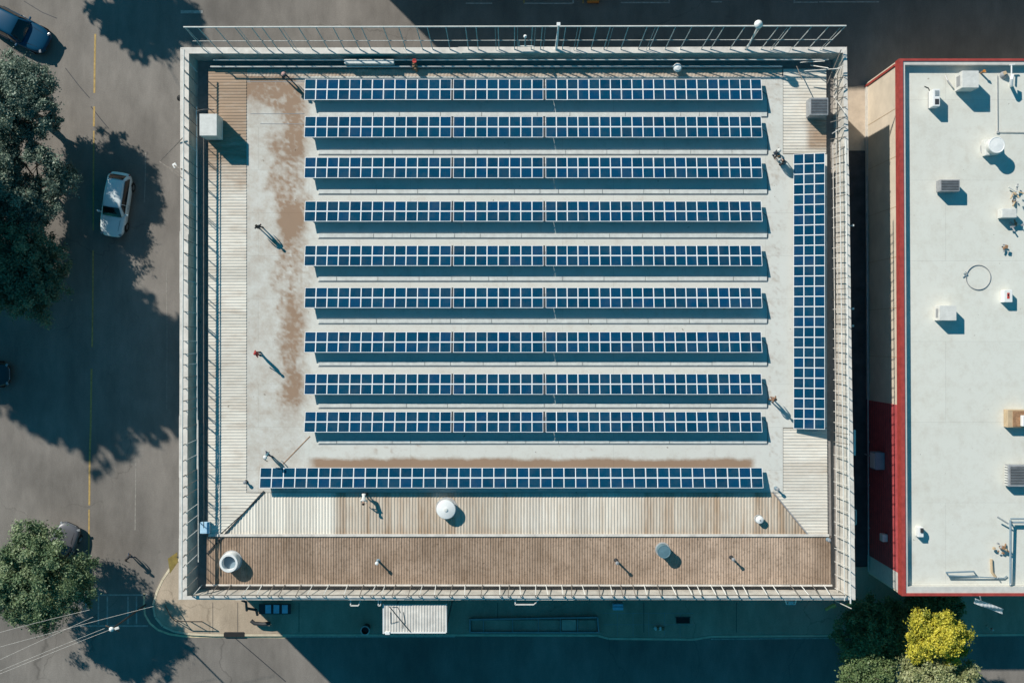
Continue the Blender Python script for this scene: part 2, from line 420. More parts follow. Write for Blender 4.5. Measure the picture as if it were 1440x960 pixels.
# ================================================================== MAIN BUILDING
ZT, ZG, ZD, ZM = 8.63, 7.35, 7.66, 7.72
out = [(254, 67), (1191, 66), (1203, 843), (251.5, 843)]
inn = [(266, 75.5), (1186, 74), (1193, 838), (263, 838)]
bas = [(279, 86.5), (1171, 85), (1176, 827.5), (279, 828)]
main = thing('warehouse_building', P(720, 480, 0), 'long low warehouse whose corrugated roof carries the rows of blue solar panels', 'building')
ow = [P(x, y, ZT) for x, y in out]; iw = [P(x, y, ZT) for x, y in inn]; bw = [P(x, y, ZG) for x, y in bas]
wb = MB()
mid = [(v.x, v.y) for v in ow]
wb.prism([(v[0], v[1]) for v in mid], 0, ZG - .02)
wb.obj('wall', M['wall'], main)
# parapet: outer skin + battered inner face as closed ring
pb = MB(); n4 = 4
ring = []
for k in range(4):
    ring.append([ow[k] - Vector((0, 0, ZT - ZG + .02)), ow[k] - Vector((0, 0, .06)), iw[k] - Vector((0, 0, .06)), bw[k]])
vs_ = [v for r_ in ring for v in r_]; fs_ = []
for k in range(4):
    k2 = (k + 1) % 4
    for i in range(4): fs_.append((k * 4 + i, k2 * 4 + i, k2 * 4 + (i + 1) % 4, k * 4 + (i + 1) % 4))
pb.add(vs_, fs_); pb.obj('parapet', M['parapet'], main)
# coping with joints: short lengths, slightly proud
for k in range(4):
    k2 = (k + 1) % 4; a0, a1, b0, b1 = ow[k], ow[k2], iw[k], iw[k2]
    nseg = 12 if k % 2 == 0 else 9
    cb = MB()
    for i in range(nseg):
        t0 = i / nseg + .0006; t1 = (i + 1) / nseg - .0006
        q = [a0.lerp(a1, t0), a0.lerp(a1, t1), b0.lerp(b1, t1), b0.lerp(b1, t0)]
        dz = random.uniform(-.012, .012); cen = sum(q, Vector()) / 4
        jit = Vector((random.uniform(-.02, .02), random.uniform(-.02, .02), 0))
        q = [v + (v - cen).normalized() * .03 + jit for v in q]
        cb.prism([(v.x, v.y) for v in q], ZT - .055, ZT + dz)
        # rolled outer lip
    cb.obj('coping', M['coping'], main)
# gutter floor and roof deck
MB().prism([(v.x + (v.x > 0) * .3 - (v.x < 0) * .3, v.y + (v.y > 0) * .3 - (v.y < 0) * .3) for v in bw], ZG - .015, ZG + .02).obj('gutter', M['deck'], main)
def pxpoly(px, z): return [(P(x, y, z).x, P(x, y, z).y) for x, y in px]
MB().prism(pxpoly([(293, 96), (1162, 96), (1170, 822), (290, 822)], ZD), ZG + .021, ZD).obj('roof_deck', M['deck'], main)

def stain_main(px, py):
    px = np.asarray(px, float); py = np.asarray(py, float)
    n = fb(px * .05, py * .05); n2 = fb(px * .018 + 9, py * .018)
    band = sstep(378, 400, px + (n - .5) * 60) * (1 - sstep(424, 446, px + (n - .5) * 24)) * sstep(108, 130, py) * (1 - sstep(560, 625, py + n2 * 30))
    hf = fb(px * .22 + 5, py * .3); vf = fb(px * .5, py * .07 + 2)
    s = band * (.08 + .42 * n2 + .75 * (hf - .42) + .3 * (vf - .5)) + (.10 + .25 * fb(px * .03 + 3, py * .05)) * (1 - sstep(404, 440, px)) * (.5 + hf)
    s = s + .55 * (1 - sstep(112, 150, py + 40 * (n2 - .5))) * (1 - sstep(395, 440, px)) * (.3 + hf)
    s = s + .28 * sstep(.52, .75, hf) * sstep(1075, 1085, px) * (1 - sstep(1095, 1100, px))
    for (cx, cy, rx, ry, a) in ((412, 312, 20, 27, .62), (412, 150, 26, 24, .25), (414, 455, 15, 46, .32), (416, 200, 16, 30, .4), (360, 140, 16, 30, .2), (414, 545, 16, 25, .4)):
        s = s + a * np.exp(-(((px - cx) / rx) ** 2 + ((py - cy) / ry) ** 2) ** 1.6)
    s2 = sstep(641, 650, py + (n - .5) * 6) * (1 - sstep(657, 660, py)) * sstep(425, 452, px) * (1 - sstep(1050, 1066, px))
    s = s + s2 * 1.0
    s = s + .55 * sstep(.62, .8, fb(px * .09, py * .12 + 4)) * sstep(615, 628, py) * (1 - sstep(645, 652, py)) * (sstep(470, 520, px) * (1 - sstep(560, 640, px)) + .6 * sstep(820, 832, px) * (1 - sstep(850, 870, px)))
    s = s + .12 * sstep(105, 115, py) * (1 - sstep(118, 150, py))
    return np.clip(s * 1.12, 0, 1.1)
def grid_sheet(x0, y0, x1, y1, z, nx, ny, fn, mb, st):
    o = len(mb.v); xs = np.linspace(x0, x1, nx + 1); ys = np.linspace(y0, y1, ny + 1)
    X, Y = np.meshgrid(xs, ys); k = mpp(z)
    mb.v += [((a - 720) * k, (480 - b) * k, z) for a, b in zip(X.ravel(), Y.ravel())]
    W = nx + 1
    for j in range(ny):
        for i in range(nx):
            mb.f.append((o + j * W + i, o + (j + 1) * W + i, o + (j + 1) * W + i + 1, o + j * W + i + 1)); mb.m.append(0)
    st += list(fn(X.ravel(), Y.ravel()))
mb = MB(); st = []
grid_sheet(345, 107, 1101, 692, ZM, 250, 195, stain_main, mb, st)
grid_sheet(1101, 217, 1163, 601, ZM, 12, 60, lambda x, y: x * 0, mb, st)
mb.obj('roof_membrane', M['membrane'], main, attr={'stain': st})

def corrugated(name, poly, axis, pitch, z, amp, m, fn, seg=14, sides=6):
    """rib lines run along axis ('x' or 'y'); poly in photo pixels, clipped line by line"""
    k = mpp(z); step = pitch / k / sides
    idx = 1 if axis == 'x' else 0
    lo = min(p[idx] for p in poly) + .05; hi = max(p[idx] for p in poly) - .05
    n = int((hi - lo) / step); vs = []; st = []; fs = []; W = seg + 1; row = 0
    for i in range(n + 1):
        c = lo + (hi - lo) * i / n; xs = []
        for a, b in zip(poly, poly[1:] + poly[:1]):
            ca, cb_ = a[idx], b[idx]
            if (ca <= c < cb_) or (cb_ <= c < ca):
                t = (c - ca) / (cb_ - ca); xs.append(a[1 - idx] + (b[1 - idx] - a[1 - idx]) * t)
        if len(xs) < 2: continue
        l, h = min(xs), max(xs)
        ph = 2 * math.pi * i / sides
        wob = 1 + .25 * math.sin(i * .37)
        for q in range(seg + 1):
            o_ = l + (h - l) * q / seg
            px, py = (o_, c) if axis == 'x' else (c, o_)
            sag = .012 * (float(vnoise(px * .03, py * .03)) - .5)
            vs.append(((px - 720) * k, (480 - py) * k, z + amp * wob * math.sin(ph) + sag)); st.append((px, py))
        if row:
            for q in range(seg):
                a = (row - 1) * W + q; b = row * W + q
                fs.append((a, b, b + 1, a + 1))
        row += 1
    b = MB(); b.v = vs; b.f = fs; b.m = [0] * len(fs)
    A = np.array(st); o = b.obj(name, m, main, attr={'stain': fn(A[:, 0], A[:, 1])}, smooth=False)
    for p in o.data.polygons: p.use_smooth = True
    me = o.data
    if me.polygons[0].normal.z < 0: me.flip_normals()
    return o
ZC = 7.745
def st_w(px, py): return .85 * (1 - sstep(215, 345, py + 60 * fb(px * .02, py * .05))) + .25 * sstep(.5, .75, fb(px * .03, py * .08)) + .04
corrugated('corrugated_roof_sheet', [(293, 97), (346.5, 97), (346.5, 692.4), (372.5, 692.4), (309, 751), (293, 751)], 'x', .19, ZC, .0125, M['sheet_ew'], st_w, 6)
def st_n(px, py): return .45 + .4 * fb(px * .04, py * .1)
corrugated('corrugated_roof_sheet', [(347, 97), (1100, 97), (1100, 107.5), (347, 107.5)], 'y', .22, ZC - .012, .009, M['sheet_ew'], st_n, 2)
def st_e(px, py):
    return .0 + .2 * fb(px * .03, py * .12) + .8 * sstep(1130, 1142, px) * sstep(160, 172, py) * (1 - sstep(205, 216, py)) + .2 * sstep(640, 655, py) * (1 - sstep(655, 680, py))
corrugated('corrugated_roof_sheet', [(1101.5, 97), (1162, 97), (1162, 216), (1101.5, 216)], 'x', .19, ZC, .0125, M['sheet_ew'], st_e, 8)
corrugated('corrugated_roof_sheet', [(1101.5, 602), (1163, 602), (1164, 751), (1137, 751), (1088.5, 692.6), (1101.5, 692.5)], 'x', .19, ZC, .0125, M['sheet_ew'], st_e, 8)
def st_s(px, py):
    n = fb(px * .02, py * .006)
    tan = sstep(470, 474, px) * (.52 + .5 * (n - .5)) * (1 - .45 * sstep(640, 760, px) * (1 - sstep(850, 960, px)))
    return tan + .22 * sstep(.62, .85, vnoise(px * .11, py * .004)) * sstep(474, 480, px) + .12 * sstep(735, 752, py) + .04
corrugated('corrugated_roof_sheet', [(374, 692.5), (1086, 692.5), (1134, 751), (311, 751)], 'y', .19, ZC, .016, M['sheet_ns'], st_s, 10)
def st_b(px, py): return .25 + .55 * fb(px * .03, py * .05) - .35 * sstep(800, 1000, px) * (1 - sstep(1100, 1160, px))
corrugated('corrugated_roof_sheet', [(291, 753.5), (1168, 753.5), (1169, 821), (290.5, 821)], 'y', .165, ZC - .01, .016, M['sheet_brown'], st_b, 8)
# flashings
fl = MB(); a = P(293, 752.3, ZC + .05); b = P(1166, 752.3, ZC + .05); fl.bar(a, b, .16, .05); fl.obj('ridge_cap', M['coping'], main)
fl = MB(); fl.bar(P(371, 690, ZC + .05), P(291, 778, ZC + .05), .07, .05); fl.obj('hip_flashing', M['darkmetal'], main)
fl = MB(); fl.bar(P(1087, 691, ZC + .04), P(1137, 752, ZC + .04), .06, .04); fl.obj('hip_flashing', M['greymetal'], main)
fl = MB(); fl.bar(P(290, 822, ZD + .05), P(1170, 822.5, ZD + .05), .10, .14); fl.obj('eaves_edge', M['coping'], main)
fl = MB(); fl.bar(P(436, 613, ZM + .006), P(398, 652, ZM + .006), .05, .02); fl.obj('membrane_seam', M['rust'], main)
# joints with thin tar lines in the west field
for (x0, y0, x1, y1) in ((352, 160, 428, 160), (347, 115, 428, 115), (366, 174, 428, 174.5)):
    fl = MB(); fl.bar(P(x0, y0, ZM + .004), P(x1, y1, ZM + .004), .03, .015); fl.obj('membrane_seam', M['greymetal'], main)
# a few windows and a loading door on the street faces
def facade(kface, n, zc, wd, ht, name='window'):
    a, b = ow[kface], ow[(kface + 1) % 4]; t = (b - a).normalized(); t.z = 0
    nn = Vector((t.y, -t.x, 0)); cen = sum(ow, Vector()) / 4
    if (a - cen).dot(nn) < 0: nn = -nn
    ang = math.atan2(t.y, t.x)
    for i in range(n):
        p = a.lerp(b, (i + .5) / n); p.z = zc
        fr = MB().box(p + nn * .03, (wd + .16, .10, ht + .16), ang, 0).obj(name, M['offwhite'], main)
        MB().box(p + nn * .09, (wd, .03, ht), ang, 0).obj('pane', M['carglass'], fr)
wx = MB(); e0, e1 = ow[1], ow[2]; tt = (e1 - e0).normalized()
wx.prism([(v.x, v.y) for v in (e0 + tt * .1 + Vector((.002, 0, 0)), e1 - tt * .1 + Vector((.002, 0, 0)), e1 - tt * .1 + Vector((.04, 0, 0)), e0 + tt * .1 + Vector((.04, 0, 0)))], .06, ZG - .05)
M['alleywall'] = mat('pale_alley_wall', (.50, .56, .60), .9, vary=.15)
wx.obj('alley_cladding', M['alleywall'], main)  # added pale slab, unseen from above, bounces light onto the neighbour's wall
facade(2, 9, 3.2, 1.8, 1.5); facade(3, 8, 3.2, 1.6, 1.5)

# ================================================================== SOLAR ROWS
def panel_mesh(wd, dp, name):
    fw = .026; b = MB(); h = .04
    for (x, y, sx, sy) in ((0, -dp / 2 + fw / 2, wd, fw), (0, dp / 2 - fw / 2, wd, fw), (-wd / 2 + fw / 2, 0, fw, dp - 2 * fw), (wd / 2 - fw / 2, 0, fw, dp - 2 * fw)):
        b.box((x, y, 0), (sx, sy, h))
    b.box((0, 0, -.008), (wd - 2 * fw, dp - 2 * fw, .008), 0, 1)
    gl = MB().box((0, 0, .006), (wd - 2 * fw - .002, dp - 2 * fw - .002, .012))
    fo = b.obj(name, [M['white_frame'], M['backsheet']], local=True); go = gl.obj('glass', M['glass'], local=True)
    go.parent = fo
    return fo
_pm = {}
def add_panel(root, wd, dp, m):
    key = (round(wd, 4), round(dp, 4))
    if key not in _pm:
        o = panel_mesh(wd, dp, 'solar_panel'); _pm[key] = o; o.parent = root
    else:
        s = _pm[key]; o = s.copy(); C.objects.link(o); o.parent = root
        c = s.children[0].copy(); C.objects.link(c); c.parent = o
    o.matrix_basis = m
    return o
rows = [(111.5, 140.8), (164, 193.5), (221.3, 250.5), (283, 311.6), (345.2, 374), (404.3, 433), (466.5, 495.6), (525.4, 554.6), (578.6, 607.6)]
secs = [(428.3, 634.5, 13), (637.5, 763.9, 8), (767.2, 1071.3, 20)]
ords = ['first', 'second', 'third', 'fourth', 'fifth', 'sixth', 'seventh', 'eighth', 'ninth']
ZLO, ZHI = ZM + .34, ZM + .66
def solar_row(y0, y1, sections, label, idx):
    an = P(sections[0][0], y0, ZLO); asn = P(sections[0][0], y1, ZHI)
    zc = (ZLO + ZHI) / 2; k = mpp(zc)
    L = math.hypot(an.y - asn.y, ZHI - ZLO); tilt = -math.atan2(ZHI - ZLO, an.y - asn.y)
    x0 = (sections[0][0] - 720) * k; x1 = (sections[-1][1] - 720) * k; yc = (an.y + asn.y) / 2
    root = thing('solar_panel_row', (x0, yc, ZM), label, 'solar array', 'long tilted solar rows across the warehouse roof')
    for (a, b, n) in sections:
        wd = (b - a) * k / n
        for c in range(n):
            for r_ in range(2):
                lx = (a - 720) * k + wd * (c + .5) - x0
                off = (.5 - r_) * L / 2 * 1.0
                m = Matrix.Translation((lx + random.gauss(0, .004), 0, zc - ZM)) @ Matrix.Rotation(tilt + random.gauss(0, .006), 4, 'X') @ Matrix.Translation((0, off, 0)) @ Matrix.Rotation(random.gauss(0, .004), 4, 'Z') @ Matrix.Rotation(random.gauss(0, .004), 4, 'Y')
                add_panel(root, wd - .006, L / 2 - .006, m)
    # rack: two rails and pairs of legs
    for s_ in (-.32, .32):
        y = yc - s_ * L * math.cos(tilt) * -1; z = zc + s_ * L * math.sin(tilt) - .06
        MB().bar((x0 + .05, y, z), (x1 - .05, y, z), .05, .05).obj('support_rail', M['galv'], root)
        nl = 12
        for i in range(nl):
            x = x0 + .3 + (x1 - x0 - .6) * i / (nl - 1)
            MB().bar((x, y, ZM + .006), (x, y, z - .024), .05, .05).box((x, y, ZM + .015), (.16, .16, .02)).obj('leg', M['galv'], root)
    for (a, b, n) in sections[:-1]:  # added dark strip under each gap, blocks sun slivers in the row's shadow
        xm = (b + 1.55 - 720) * k; q = L * .5 * math.cos(tilt); h_ = L * .5 * math.sin(-tilt)
        MB().bar((xm, yc + q, zc - h_ - .02), (xm, yc - q, zc + h_ - .02), .12, .02).obj('splice_cover', M['darkmetal'], root)
    up_ = Vector((0, math.sin(-tilt), math.cos(tilt))) * .026
    MB().bar(Vector((x0, yc, zc)) + up_, Vector((x1, yc, zc)) + up_, .075, .012).obj('centre_rail', M['white_frame'], root)
    return root, x0, x1, asn.y
for i, (y0, y1) in enumerate(rows):
    lab = ('solar row closest to the tall mesh fence, first of nine equal rows' if i == 0 else
           'last of the nine equal solar rows, facing the single longer row across a brown streak' if i == 8 else
           f'{ords[i]} of the nine equal solar rows counted from the tall mesh fence')
    solar_row(y0, y1, secs, lab, i)
solar_row(657.2, 686, [(365.6, 1072.5, 43)], 'longer solar row without gaps standing where membrane meets corrugated sheet', 9)
# low cable trays on the membrane behind each row
for i, (y0, y1) in enumerate(rows):
    ys = (157.5, 210.5, 266, 327.8, 388.5, 448, 507.5, 566.5, 617)[i]
    t = thing('cable_tray', P(448, ys + 4, ZM), f'low pale cable tray lying in the shade behind the {ords[i]} equal solar row', 'cable tray', 'low pale cable trays behind the solar rows')
    xs = [447.5]
    while xs[-1] < 1070: xs.append(min(1080, xs[-1] + random.choice((26, 36, 46, 58, 78))))
    xs[-1] = 1079
    tb = MB()
    for a, b in zip(xs, xs[1:]): tb.pxbox(a + .35, ys + .6, b - .35, ys + 6.2, ZM + .004, ZM + .07 + random.uniform(-.008, .008), 0, .01)
    tb.obj('tray_cover', M['tray'], t)
    MB().bar(P(447, ys + 7.2, ZM + .03), P(1079, ys + 7.2, ZM + .03), .02, .02).obj('cable', M['greymetal'], t)
    cbx = MB(); p = P(1079.5, ys + 1, ZM + .03); q = P(1076, ys - 26, ZM + .03)
    cbx.tube([P(1079.5, ys + 6, ZM + .03), P(1080, ys - 10, ZM + .03), P(1078.5, ys - 24, ZM + .03), P(1072, ys - 29, ZM + .2)], .018, 6)
    cbx.obj('cable', M['darkmetal'], t)
# east array, three panels wide
zl, zh = ZM + .30, ZM + .78
aw = P(1115.8, 410, zl); ae = P(1160, 410, zh); Lx = math.hypot(ae.x - aw.x, zh - zl); tl = -math.atan2(zh - zl, ae.x - aw.x)
zc = (zl + zh) / 2; yt = P(0, 216, zc).y; yb = P(0, 603, zc).y; nr = 27; dp = (yt - yb) / nr
east = thing('solar_panel_row', ((aw.x + ae.x) / 2, (yt + yb) / 2, ZM), 'solar array three panels wide running along the cage railing beside the red capped building', 'solar array', None)
slant = math.atan2(ae.x - aw.x, 1) * 0
for r_ in range(nr):
    for c in range(3):
        m = Matrix.Translation((0, yt - dp * (r_ + .5) - (yt + yb) / 2, zc - ZM)) @ Matrix.Rotation(tl + random.gauss(0, .006), 4, 'Y') @ Matrix.Translation(((c - 1) * Lx / 3, 0, 0)) @ Matrix.Rotation(random.gauss(0, .005), 4, 'Z')
        add_panel(east, Lx / 3 - .006, dp - .006, m)
for s_ in (-.33, .33):
    x = (aw.x + ae.x) / 2 + s_ * (ae.x - aw.x); z = zc + s_ * (zh - zl) - .06
    MB().bar((x, yb + .1, z), (x, yt - .1, z), .05).obj('support_rail', M['galv'], east)
    for i in range(8):
        y = yb + .3 + (yt - yb - .6) * i / 7
        MB().bar((x, y, ZM + .006), (x, y, z - .024), .05).obj('leg', M['galv'], east)

# ================================================================== RAILINGS
# tall mesh fence leaning out over the street on the far side
fz = 10.2; zm_ = 9.3
nf = thing('mesh_fence', P(720, 70, ZT), 'tall thin railing leaning out over the street above the shaded parapet pipes', 'fence')
MB().tube([P(258, 38.4, fz), P(1190, 36.6, fz)], .048, 8).obj('top_rail', M['pipe'], nf)
MB().tube([P(271, 58, zm_), P(1172, 56, zm_)], .022, 6).obj('mid_rail', M['railpaint'], nf)
xs = np.linspace(286, 1156, 41)
for i, x in enumerate(xs):
    x = x + random.uniform(-5, 5); xt = 720 + (x - 720) * 1.071
    if i == 0: x, xt = 286, 259
    if i == 40: x, xt = 1156.5, 1188.5
    MB().bar(P(x, 69.5, ZT + .01), P(xt, 37.6, fz - .03), .05, .05).obj('post', M['railpaint'], nf)
    if random.random() < .35:
        xx = x + random.choice((4, 5, -4)); MB().bar(P(xx, 70.5, ZT + .01), P(720 + (xx - 720) * 1.068, 39, fz - .05), .025).obj('post', M['railpaint'], nf)
# west railing above the parapet
wf = thing('parapet_railing', P(266, 455, ZT), 'low double railing with cross struts along the road side parapet', 'railing')
zr = 9.35
MB().tube([P(258.5, 70, zr), P(255.5, 842, zr)], .045, 8).obj('top_rail', M['pipe'], wf)
MB().tube([P(276.5, 150, 8.75), P(277.5, 660, 8.75)], .035, 8).obj('inner_rail', M['pipe'], wf)
MB().tube([P(278.5, 590, 8.8), P(279, 790, 8.8)], .03, 8).obj('inner_rail', M['railpaint'], wf)
y = 84
while y < 838:
    dy = (480 - y) * .045
    MB().bar(P(260.5, y, ZT), P(257.5, y - dy * .3, zr), .04).obj('post', M['darkrail'], wf)
    MB().bar(P(258, y - dy * .3, zr - .02), P(277.5, y + dy, 8.75), .035).obj('strut', M['darkrail'] if random.random() < .75 else M['railpaint'], wf)
    y += random.uniform(13, 24)
for y in (152, 300, 450, 590, 700):
    MB().bar(P(276.8, y, 8.75), P(281.5, y + 2, ZG + .03), .04).obj('bracket', M['darkrail'], wf)
# inner handrail on the roof edge whose shadow lies on the corrugated strip
hf = thing('roof_handrail', P(287, 400, ZG), 'single handrail standing in the shaded gutter by the brown corrugated strip', 'railing')
MB().tube([P(286.5, 180, 8.55), P(286.5, 742, 8.55)], .028, 8).obj('top_rail', M['darkrail'], hf)
for y in np.arange(182, 742, 40): MB().bar(P(288, y, ZG + .02), P(286.5, y, 8.55), .035).obj('post', M['darkrail'], hf)
# south railing: fanned struts between roof edge and coping
sf = thing('parapet_railing', P(720, 830, ZT), 'row of slanting struts bridging the gutter beside the brown corrugated roof', 'railing')
MB().tube([P(268, 836.5, ZT + .28), P(1188, 836.5, ZT + .28)], .03, 8).obj('top_rail', M['darkrail'], sf)
x = 284
while x < 1178:
    xt = 720 + (x - 720) * 1.028 + random.uniform(-2, 2)
    MB().bar(P(x, 822, ZD + .12), P(xt, 838, ZT + .26), .045).obj('strut', M['pipe'] if random.random() < .6 else M['darkrail'], sf)
    MB().bar(P(xt, 838.6, ZT - .01), P(xt, 837.5, ZT + .28), .04).obj('post', M['darkrail'], sf)
    x += random.uniform(13, 27)
# east lattice cage
ef = thing('cage_railing', P(1180, 400, ZT), 'weathered ladder-like cage railing along the parapet next to the alley', 'railing')
def Er(t, y):   # t: 0 inner foot .. 1 outer top
    return P(1170.5 + 23 * t + (y - 480) * .0105, y + (480 - y) * -.03 * t, ZG + .35 + 2.0 * t)
for t, r_, mm in ((.16, .03, 'railpaint'), (.58, .035, 'pipe'), (.95, .05, 'pipe')):
    MB().tube([Er(t, yy) for yy in np.linspace(205, 838, 14)], r_, 8).obj('rail', M[mm], ef)
MB().tube([Er(.36, yy) for yy in np.linspace(205, 625, 10)], .022, 8).obj('rail', M['railpaint'], ef)
y = 210
while y < 836:
    y += (14.2 if y < 620 else 18.5) + random.uniform(-1, 1)
    MB().bar(Er(0, y), Er(1, y), .04).obj('rung', M['railpaint'] if random.random() < .7 else M['darkrail'], ef)
ec = thing('broken_railing', P(1175, 140, ZT), 'tangled bent railing bars in the corner above the louvred unit', 'railing')
for (a, b) in (((1131, 100), (1186, 96)), ((1120, 93), (1128, 112)), ((1166, 150), (1190, 118)), ((1163, 118), (1183, 70)), ((1172, 135), (1189, 160)), ((1140, 92), (1165, 96)), ((1125, 88), (1160, 86)), ((1170, 100), (1187, 92)), ((1168, 172), (1188, 166)), ((1170, 188), (1189, 176))):
    MB().bar(P(*a, 8.2 + random.uniform(0, .6)), P(*b, 8.75 + random.uniform(0, .3)), .045).obj('bar', M['railpaint'] if random.random() < .5 else M['darkrail'], ec)
MB().tube([P(1176, 105, 8.0), P(1176, 214, 8.0)], .04, 8).obj('bar', M['railpaint'], ec)
for yy in np.arange(112, 212, 14): MB().bar(P(1168, yy, 7.7), P(1190, yy - 4, 8.8), .035).obj('bar', M['darkrail'], ec)
# pipes along the shaded north gutter
for yy, zz, rr, x0, x1, lab in ((84.6, 8.28, .04, 300, 1165, 'thin pale pipe fixed to the shaded parapet face under the tall mesh fence'), (94, 7.98, .055, 296, 1100, 'thicker pale pipe along the roof edge in front of the first solar row')):
    t = thing('service_pipe', P((x0 + x1) / 2, yy, zz), lab, 'pipe')
    MB().tube([P(x0, yy, zz), P(x1, yy - .4, zz)], rr, 8).obj('pipe_run', M['pipe'], t)
    for x in np.arange(x0 + 15, x1, 74): MB().bar(P(x, yy, ZD - .2), P(x, yy, zz), .05).obj('bracket', M['darkmetal'], t)
# ================================================================== NEIGHBOUR BUILDING
NZ, NR = 6.6, 6.12
nb = thing('flat_roof_building', P(1480, 460, 0), 'white roofed building with red coping and a cream and dark red wall facing the alley', 'building')
no = [P(1264.5, 82.5, NZ), P(1700, 82.5, NZ), P(1700, 837.5, NZ), P(1268.5, 837.5, NZ)]
def shrink(poly, l, t, r_, b):
    k = mpp(NZ)
    return [poly[0] + Vector((l * k, -t * k, 0)), poly[1] + Vector((-r_ * k, -t * k, 0)), poly[2] + Vector((-r_ * k, b * k, 0)), poly[3] + Vector((l * k, b * k, 0))]
i1 = shrink(no, 5.4, 3.4, 8, 3.8); i2 = shrink(no, 8.6, 8.5, 10, 12.5)
MB().prism([(v.x, v.y) for v in shrink(no, .6, .6, .6, .6)], 0, NR - .02).obj('wall', M['cream'], nb)
MB().prism([(v.x, v.y) for v in i2], NR - .019, NR - .006).obj('roof_slab', M['offwhite'], nb)
mb = MB(); st = []
k = mpp(NR)
def st_nb(px, py): return .10 * fb(px * .02, py * .02) + .22 * sstep(.68, .85, fb(px * .05, py * .05))
x0, y0, x1, y1 = 720 + i2[0].x / k, 480 - i2[0].y / k, 720 + i2[2].x / k, 480 - i2[2].y / k
grid_sheet(x0 + .2, y0 + .2, x1 - .2, y1 - .2, NR, 60, 90, st_nb, mb, st)
mb.obj('roof_membrane', M['nroof'], nb, attr={'stain': st})
def ringmesh(A, B, zt, zb, zb2):
    b = MB(); vs = []
    for a_, b_ in zip(A, B): vs += [(a_.x, a_.y, zb), (a_.x, a_.y, zt), (b_.x, b_.y, zt), (b_.x, b_.y, zb2)]
    fs = []
    for q in range(4):
        q2 = (q + 1) % 4
        for i in range(4): fs.append((q * 4 + i, q2 * 4 + i, q2 * 4 + (i + 1) % 4, q * 4 + (i + 1) % 4))
    return b.add(vs, [tuple(reversed(f)) for f in fs])
def recalc(o):
    bm = bmesh.new(); bm.from_mesh(o.data); bmesh.ops.recalc_face_normals(bm, faces=bm.faces); bm.to_mesh(o.data); bm.free(); return o
recalc(ringmesh(no, i1, NZ, NR - .25, NR - .25).obj('red_coping', M['redcap'], nb))
recalc(ringmesh([v + Vector((.004 * (1 if v.x < 40 else -1), .004 * (-1 if v.y > 0 else 1), 0)) for v in i1], i2, NZ - .06, NR - .1, NR - .1).obj('inner_parapet', M['paleband'], nb))
# wall panels on the alley face
ax, bx = no[0], no[3]
def wallpt(py_ground, z):          # a point on the alley face, py in street pixels
    y = (480 - py_ground) * S0; t = (ax.y - y) / (ax.y - bx.y); x = ax.x + (bx.x - ax.x) * t
    return Vector((x, y, z))
def wpanel(name, ya, yb_, za, zb, th, m):
    a = wallpt(ya, 0); b = wallpt(yb_, 0); n_ = Vector((-1, 0, 0))
    q = [a + Vector((.6 * mpp(NZ) - .004, 0, 0)), b + Vector((.6 * mpp(NZ) - .004, 0, 0)), b + Vector((.6 * mpp(NZ) - th, 0, 0)), a + Vector((.6 * mpp(NZ) - th, 0, 0))]
    return MB().prism([(v.x, v.y) for v in q], za, zb).obj(name, m, nb)
zt_ = NR - .26
wpanel('red_cladding', 562, 779, .05, zt_, .05, M['redwall'])
wpanel('pale_end_band', 779.2, 802.5, .05, zt_, .06, M['paleband'])
wpanel('corner_trim', 120.8, 123.5, .05, zt_, .08, M['redcap'])
wpanel('plinth', 124, 561, .05, .45, .06, M['paleband'])
for yy in (178, 240, 305, 370, 436, 500): wpanel('wall_joint', yy, yy + .6, .46, zt_, .014, M['tan'])
b = MB()
for zz in np.arange(.4, zt_ - .2, .42): b.sheet([wallpt(562.5, zz) + Vector((-.053 + .03, 0, 0)), wallpt(778.5, zz) + Vector((-.053 + .03, 0, 0)), wallpt(778.5, zz + .03) + Vector((-.053 + .03, 0, 0)), wallpt(562.5, zz + .03) + Vector((-.053 + .03, 0, 0))])
b.obj('cladding_groove', M['black'], nb)
# alley fittings
def facing_box(name, x0, y0, x1, y1, z0, z1, m, label, cat, details=None, group=None):
    t = thing(name, P((x0 + x1) / 2, (y0 + y1) / 2, z0), label, cat, group)
    MB().pxbox(x0, y0, x1, y1, z0, z1, 0, .02).obj('casing', m, t)
    return t
wpx = wallpt(640, 2.6)
t = thing('wall_cabinet', wpx, 'pale grey cabinet hung on the dark red alley wall', 'cabinet')
MB().box(wpx + Vector((-.36, 0, .55)), (.62, 1.15, 1.1), 0, 0, .03).obj('casing', M['bluegrey'], t)
MB().box(wpx + Vector((-.69, 0, .55)), (.02, 1.0, .95)).obj('door', M['offwhite'], t)
MB().tube([wpx + Vector((-.2, .1, .0)), wpx + Vector((-.2, .1, -2.5))], .04).obj('conduit', M['galv'], t)
wpx = wallpt(741, 3.6)
t = thing('wall_vent', wpx, 'small white vent hood low on the dark red wall close to the pale band', 'vent')
MB().box(wpx + Vector((-.22, 0, .3)), (.36, .5, .6), 0, 0, .05).obj('hood', M['offwhite'], t)
MB().box(wpx + Vector((-.30, 0, -.03)), (.2, .4, .04)).obj('grille', M['darkmetal'], t)
t = thing('downpipe', wallpt(400, 0) + Vector((-.1, 0, 0)), 'thin pale conduit running the whole foot of the alley wall', 'pipe')
MB().tube([wallpt(250, .62) + Vector((-.12, 0, 0)), wallpt(555, .62) + Vector((-.12, 0, 0)), wallpt(800, .62) + Vector((-.14, 0, 0))], .05).obj('pipe_run', M['galv'], t)
for yy in np.arange(260, 800, 60): MB().box(wallpt(yy, .55) + Vector((-.08, 0, 0)), (.1, .06, .2)).obj('bracket', M['galv'], t)
